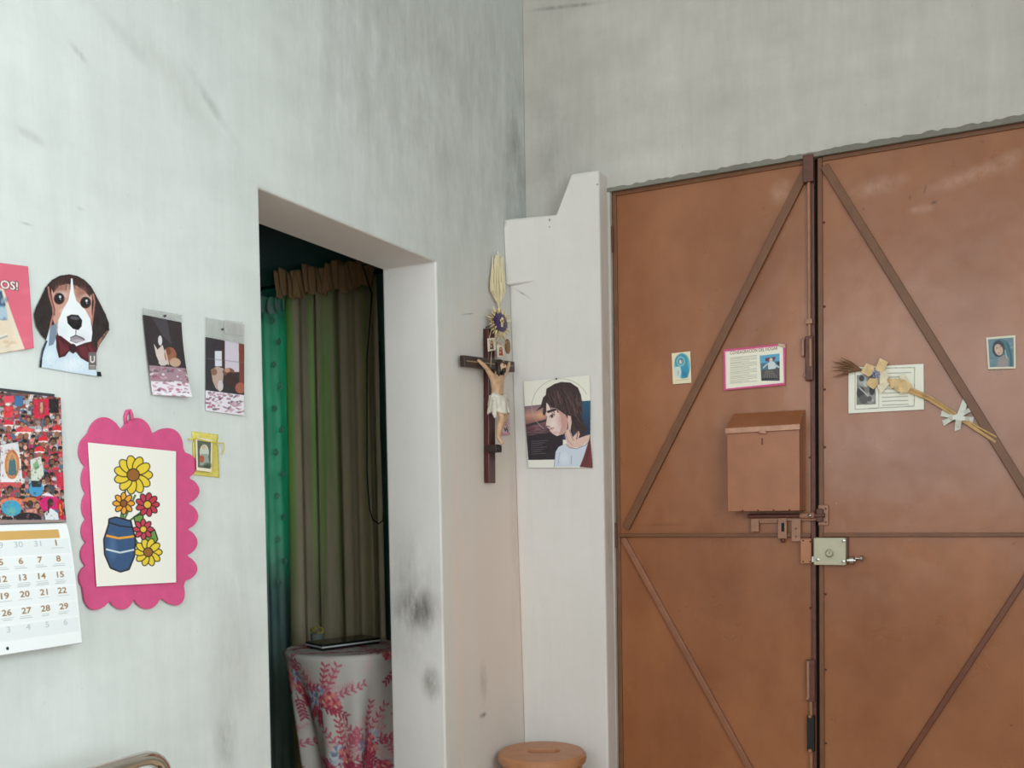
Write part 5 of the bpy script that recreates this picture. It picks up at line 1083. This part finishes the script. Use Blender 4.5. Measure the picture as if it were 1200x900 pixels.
def bunch(x, y, s=1.0):
    for a in (1.2, 1.8, .6, 2.5): fern(x+r6.uniform(-.02, .02), y, a+r6.uniform(-.15, .15), .13*s, PK[3] if a > 1.5 else PK[2])
    for a in (1.0, 2.2, .2, 2.9, 1.6): leafy(x+r6.uniform(-.02, .02), y+r6.uniform(-.02, .02), a+r6.uniform(-.25, .25), r6.uniform(.11, .17)*s, PK[r6.randint(2)], s)
    for k in range(3): bloom(x+r6.uniform(-.04, .04)*s, y+r6.uniform(-.05, .05)*s, .028*s, [BL[k % 3], (206, 210, 224)])
    for k in range(4): bloom(x+r6.uniform(-.07, .07)*s, y+r6.uniform(-.04, .07)*s, .026*s, [PK[k % 3], PK[(k+1) % 3], (230, 140, 130)])
    for a in (-.5, -1.4, -2.4): leafy(x+r6.uniform(-.02, .02), y+.02, a+r6.uniform(-.3, .3), r6.uniform(.07, .12)*s, PK[r6.choice([0, 4])], s)
for k in range(60): fern(r6.uniform(-.8, .8), r6.uniform(-.2, .7), r6.uniform(.6, 2.5), r6.uniform(.06, .12), [(222, 170, 170), (216, 186, 186), (206, 150, 160)][k % 3])
for bx, by in ((-.56, .10), (-.32, .34), (-.085, .15), (.075, .33), (.19, .02), (.33, .22), (.52, .40), (.58, .08), (-.10, .52), (.28, .55), (-.5, .6), (-.2, -.12), (.05, -.16), (.3, -.18), (-.45, -.18), (.55, -.15), (-.22, .12), (-.02, .36), (.10, .50), (-.42, .22), (.42, .06), (.20, .40)): bunch(bx*1.12, by, .92)
img = cw.final()
def samp(x, y):
    i = np.clip((x+.8)/1.6*(cw.n-1), 0, cw.n-1); j = np.clip((y+.25)/1.0*(cw.m-1), 0, cw.m-1); return img[int(round(j)), int(round(i))]
camd = math.atan2(EYE[1]-TC[1], EYE[0]-TC[0])          # arc position measured from the side facing the room
NA, ND = 540, 200; vs = []; cs = []
drop = .60; S = TR_+drop
for j in range(ND):
    s = S*j/(ND-1)
    for i in range(NA):
        w = 2*pi*i/NA; da = (w-camd+pi) % (2*pi)-pi
        if s <= TR_-.012: r_, z_ = s, TZ
        elif s <= TR_+.012: g = (s-TR_+.012)/.024*pi/2; r_, z_ = TR_-.012+.014*sin(g), TZ-.014*(1-cos(g))
        else:
            d_ = s-TR_-.012; k_ = min(1, d_/.5); fold = .42*sin(5*w+.6)+.30*sin(9*w+2.0)+.16*sin(14*w)
            sh_ = .06+.10*math.exp(-((da+1.75)/.75)**2); r_ = TR_+.002-sh_*k_+.085*k_*fold; z_ = TZ-.014-d_*.98
        vs.append((TC[0]+r_*cos(w), TC[1]+r_*sin(w), max(z_, .16)))
        cs.append(samp(da*TR_, s-TR_) if s > TR_-.02 else samp((s*cos(w-camd))*.9+.1, -.02-(TR_-s)*.8+.05*sin(w-camd)))
fs = [(j*NA+i, (j+1)*NA+i, (j+1)*NA+(i+1) % NA, j*NA+(i+1) % NA) for j in range(ND-1) for i in range(NA)]
me = bpy.data.meshes.new('tablecloth'); me.from_pydata([(x-TC[0], y-TC[1], z_-.2) for x, y, z_ in vs], [], fs)
at = me.color_attributes.new('print', 'FLOAT_COLOR', 'POINT'); at.data.foreach_set('color', np.c_[np.array(cs), np.ones(len(cs))].ravel().astype(np.float32))
o = link_mesh('tablecloth', me, M_PRINT, None, (TC[0], TC[1], .2), smooth=True, fix=False); s_ = o.modifiers.new('thickness', 'SOLIDIFY'); s_.thickness = .0016; s_.offset = 1
meta(o, 'white cloth with pink and red flowers draped over the round table', 'tablecloth')
# slim dark case on the table
lc0 = PZ(361, 752, TZ+.02); d1_ = np.array([.115, -.050, 0]); d2_ = np.array([.085, .235, 0]); base = np.array([-.672, -.510, TZ+.004])
lap = thing('slim_case', 'thin closed black case with a silver edge lying on the floral cloth', 'case', base+d1_/2+d2_/2)
def slab(z0, z1, g):
    e1 = d1_/np.linalg.norm(d1_)*g; e2 = d2_/np.linalg.norm(d2_)*g; P = [base+e1+e2, base+d1_-e1+e2, base+d1_+d2_-e1-e2, base+d2_+e1-e2]
    return MB().add([p+np.array([0, 0, z0]) for p in P]+[p+np.array([0, 0, z1]) for p in P], [(3, 2, 1, 0), (4, 5, 6, 7), (0, 1, 5, 4), (1, 2, 6, 5), (2, 3, 7, 6), (3, 0, 4, 7)])
blk_ = simple('black_gloss_case', (26, 25, 28), .25, 0, .05); sil = simple('silver_case_edge', (214, 216, 216), .35, .1, .05)
build('lower_shell', slab(0, .008, .003), blk_, lap, bevel=.002); build('edge_band', slab(.008, .014, .001), sil, lap, bevel=.001); build('lid', slab(.014, .022, 0), blk_, lap, bevel=.003)
# small glass pot with a sprig behind the case
pt = np.array([-.735, -.36, TZ+.002]); pot = thing('sprig_pot', 'tiny pot with a yellowish sprig behind the black case', 'pot plant', pt)
build('pot', MB().lathe(pt, [(.018, 0), (.024, .004), (.026, .030), (.022, .034), (.020, .030)], 20), simple('dull_glass_pot', (120, 128, 120), .2), pot, smooth='auto')
for k in range(9):
    w = k*.7; build('sprig_leaf', MB().ball(pt+np.array([.020*cos(w), .020*sin(w), .036+.006*(k % 4)]), (.010, .006, .005), 8, 5), simple('sprig_yellow', (176, 160, 78), .6) if k == 0 else bpy.data.materials['sprig_yellow'], pot, smooth=True)
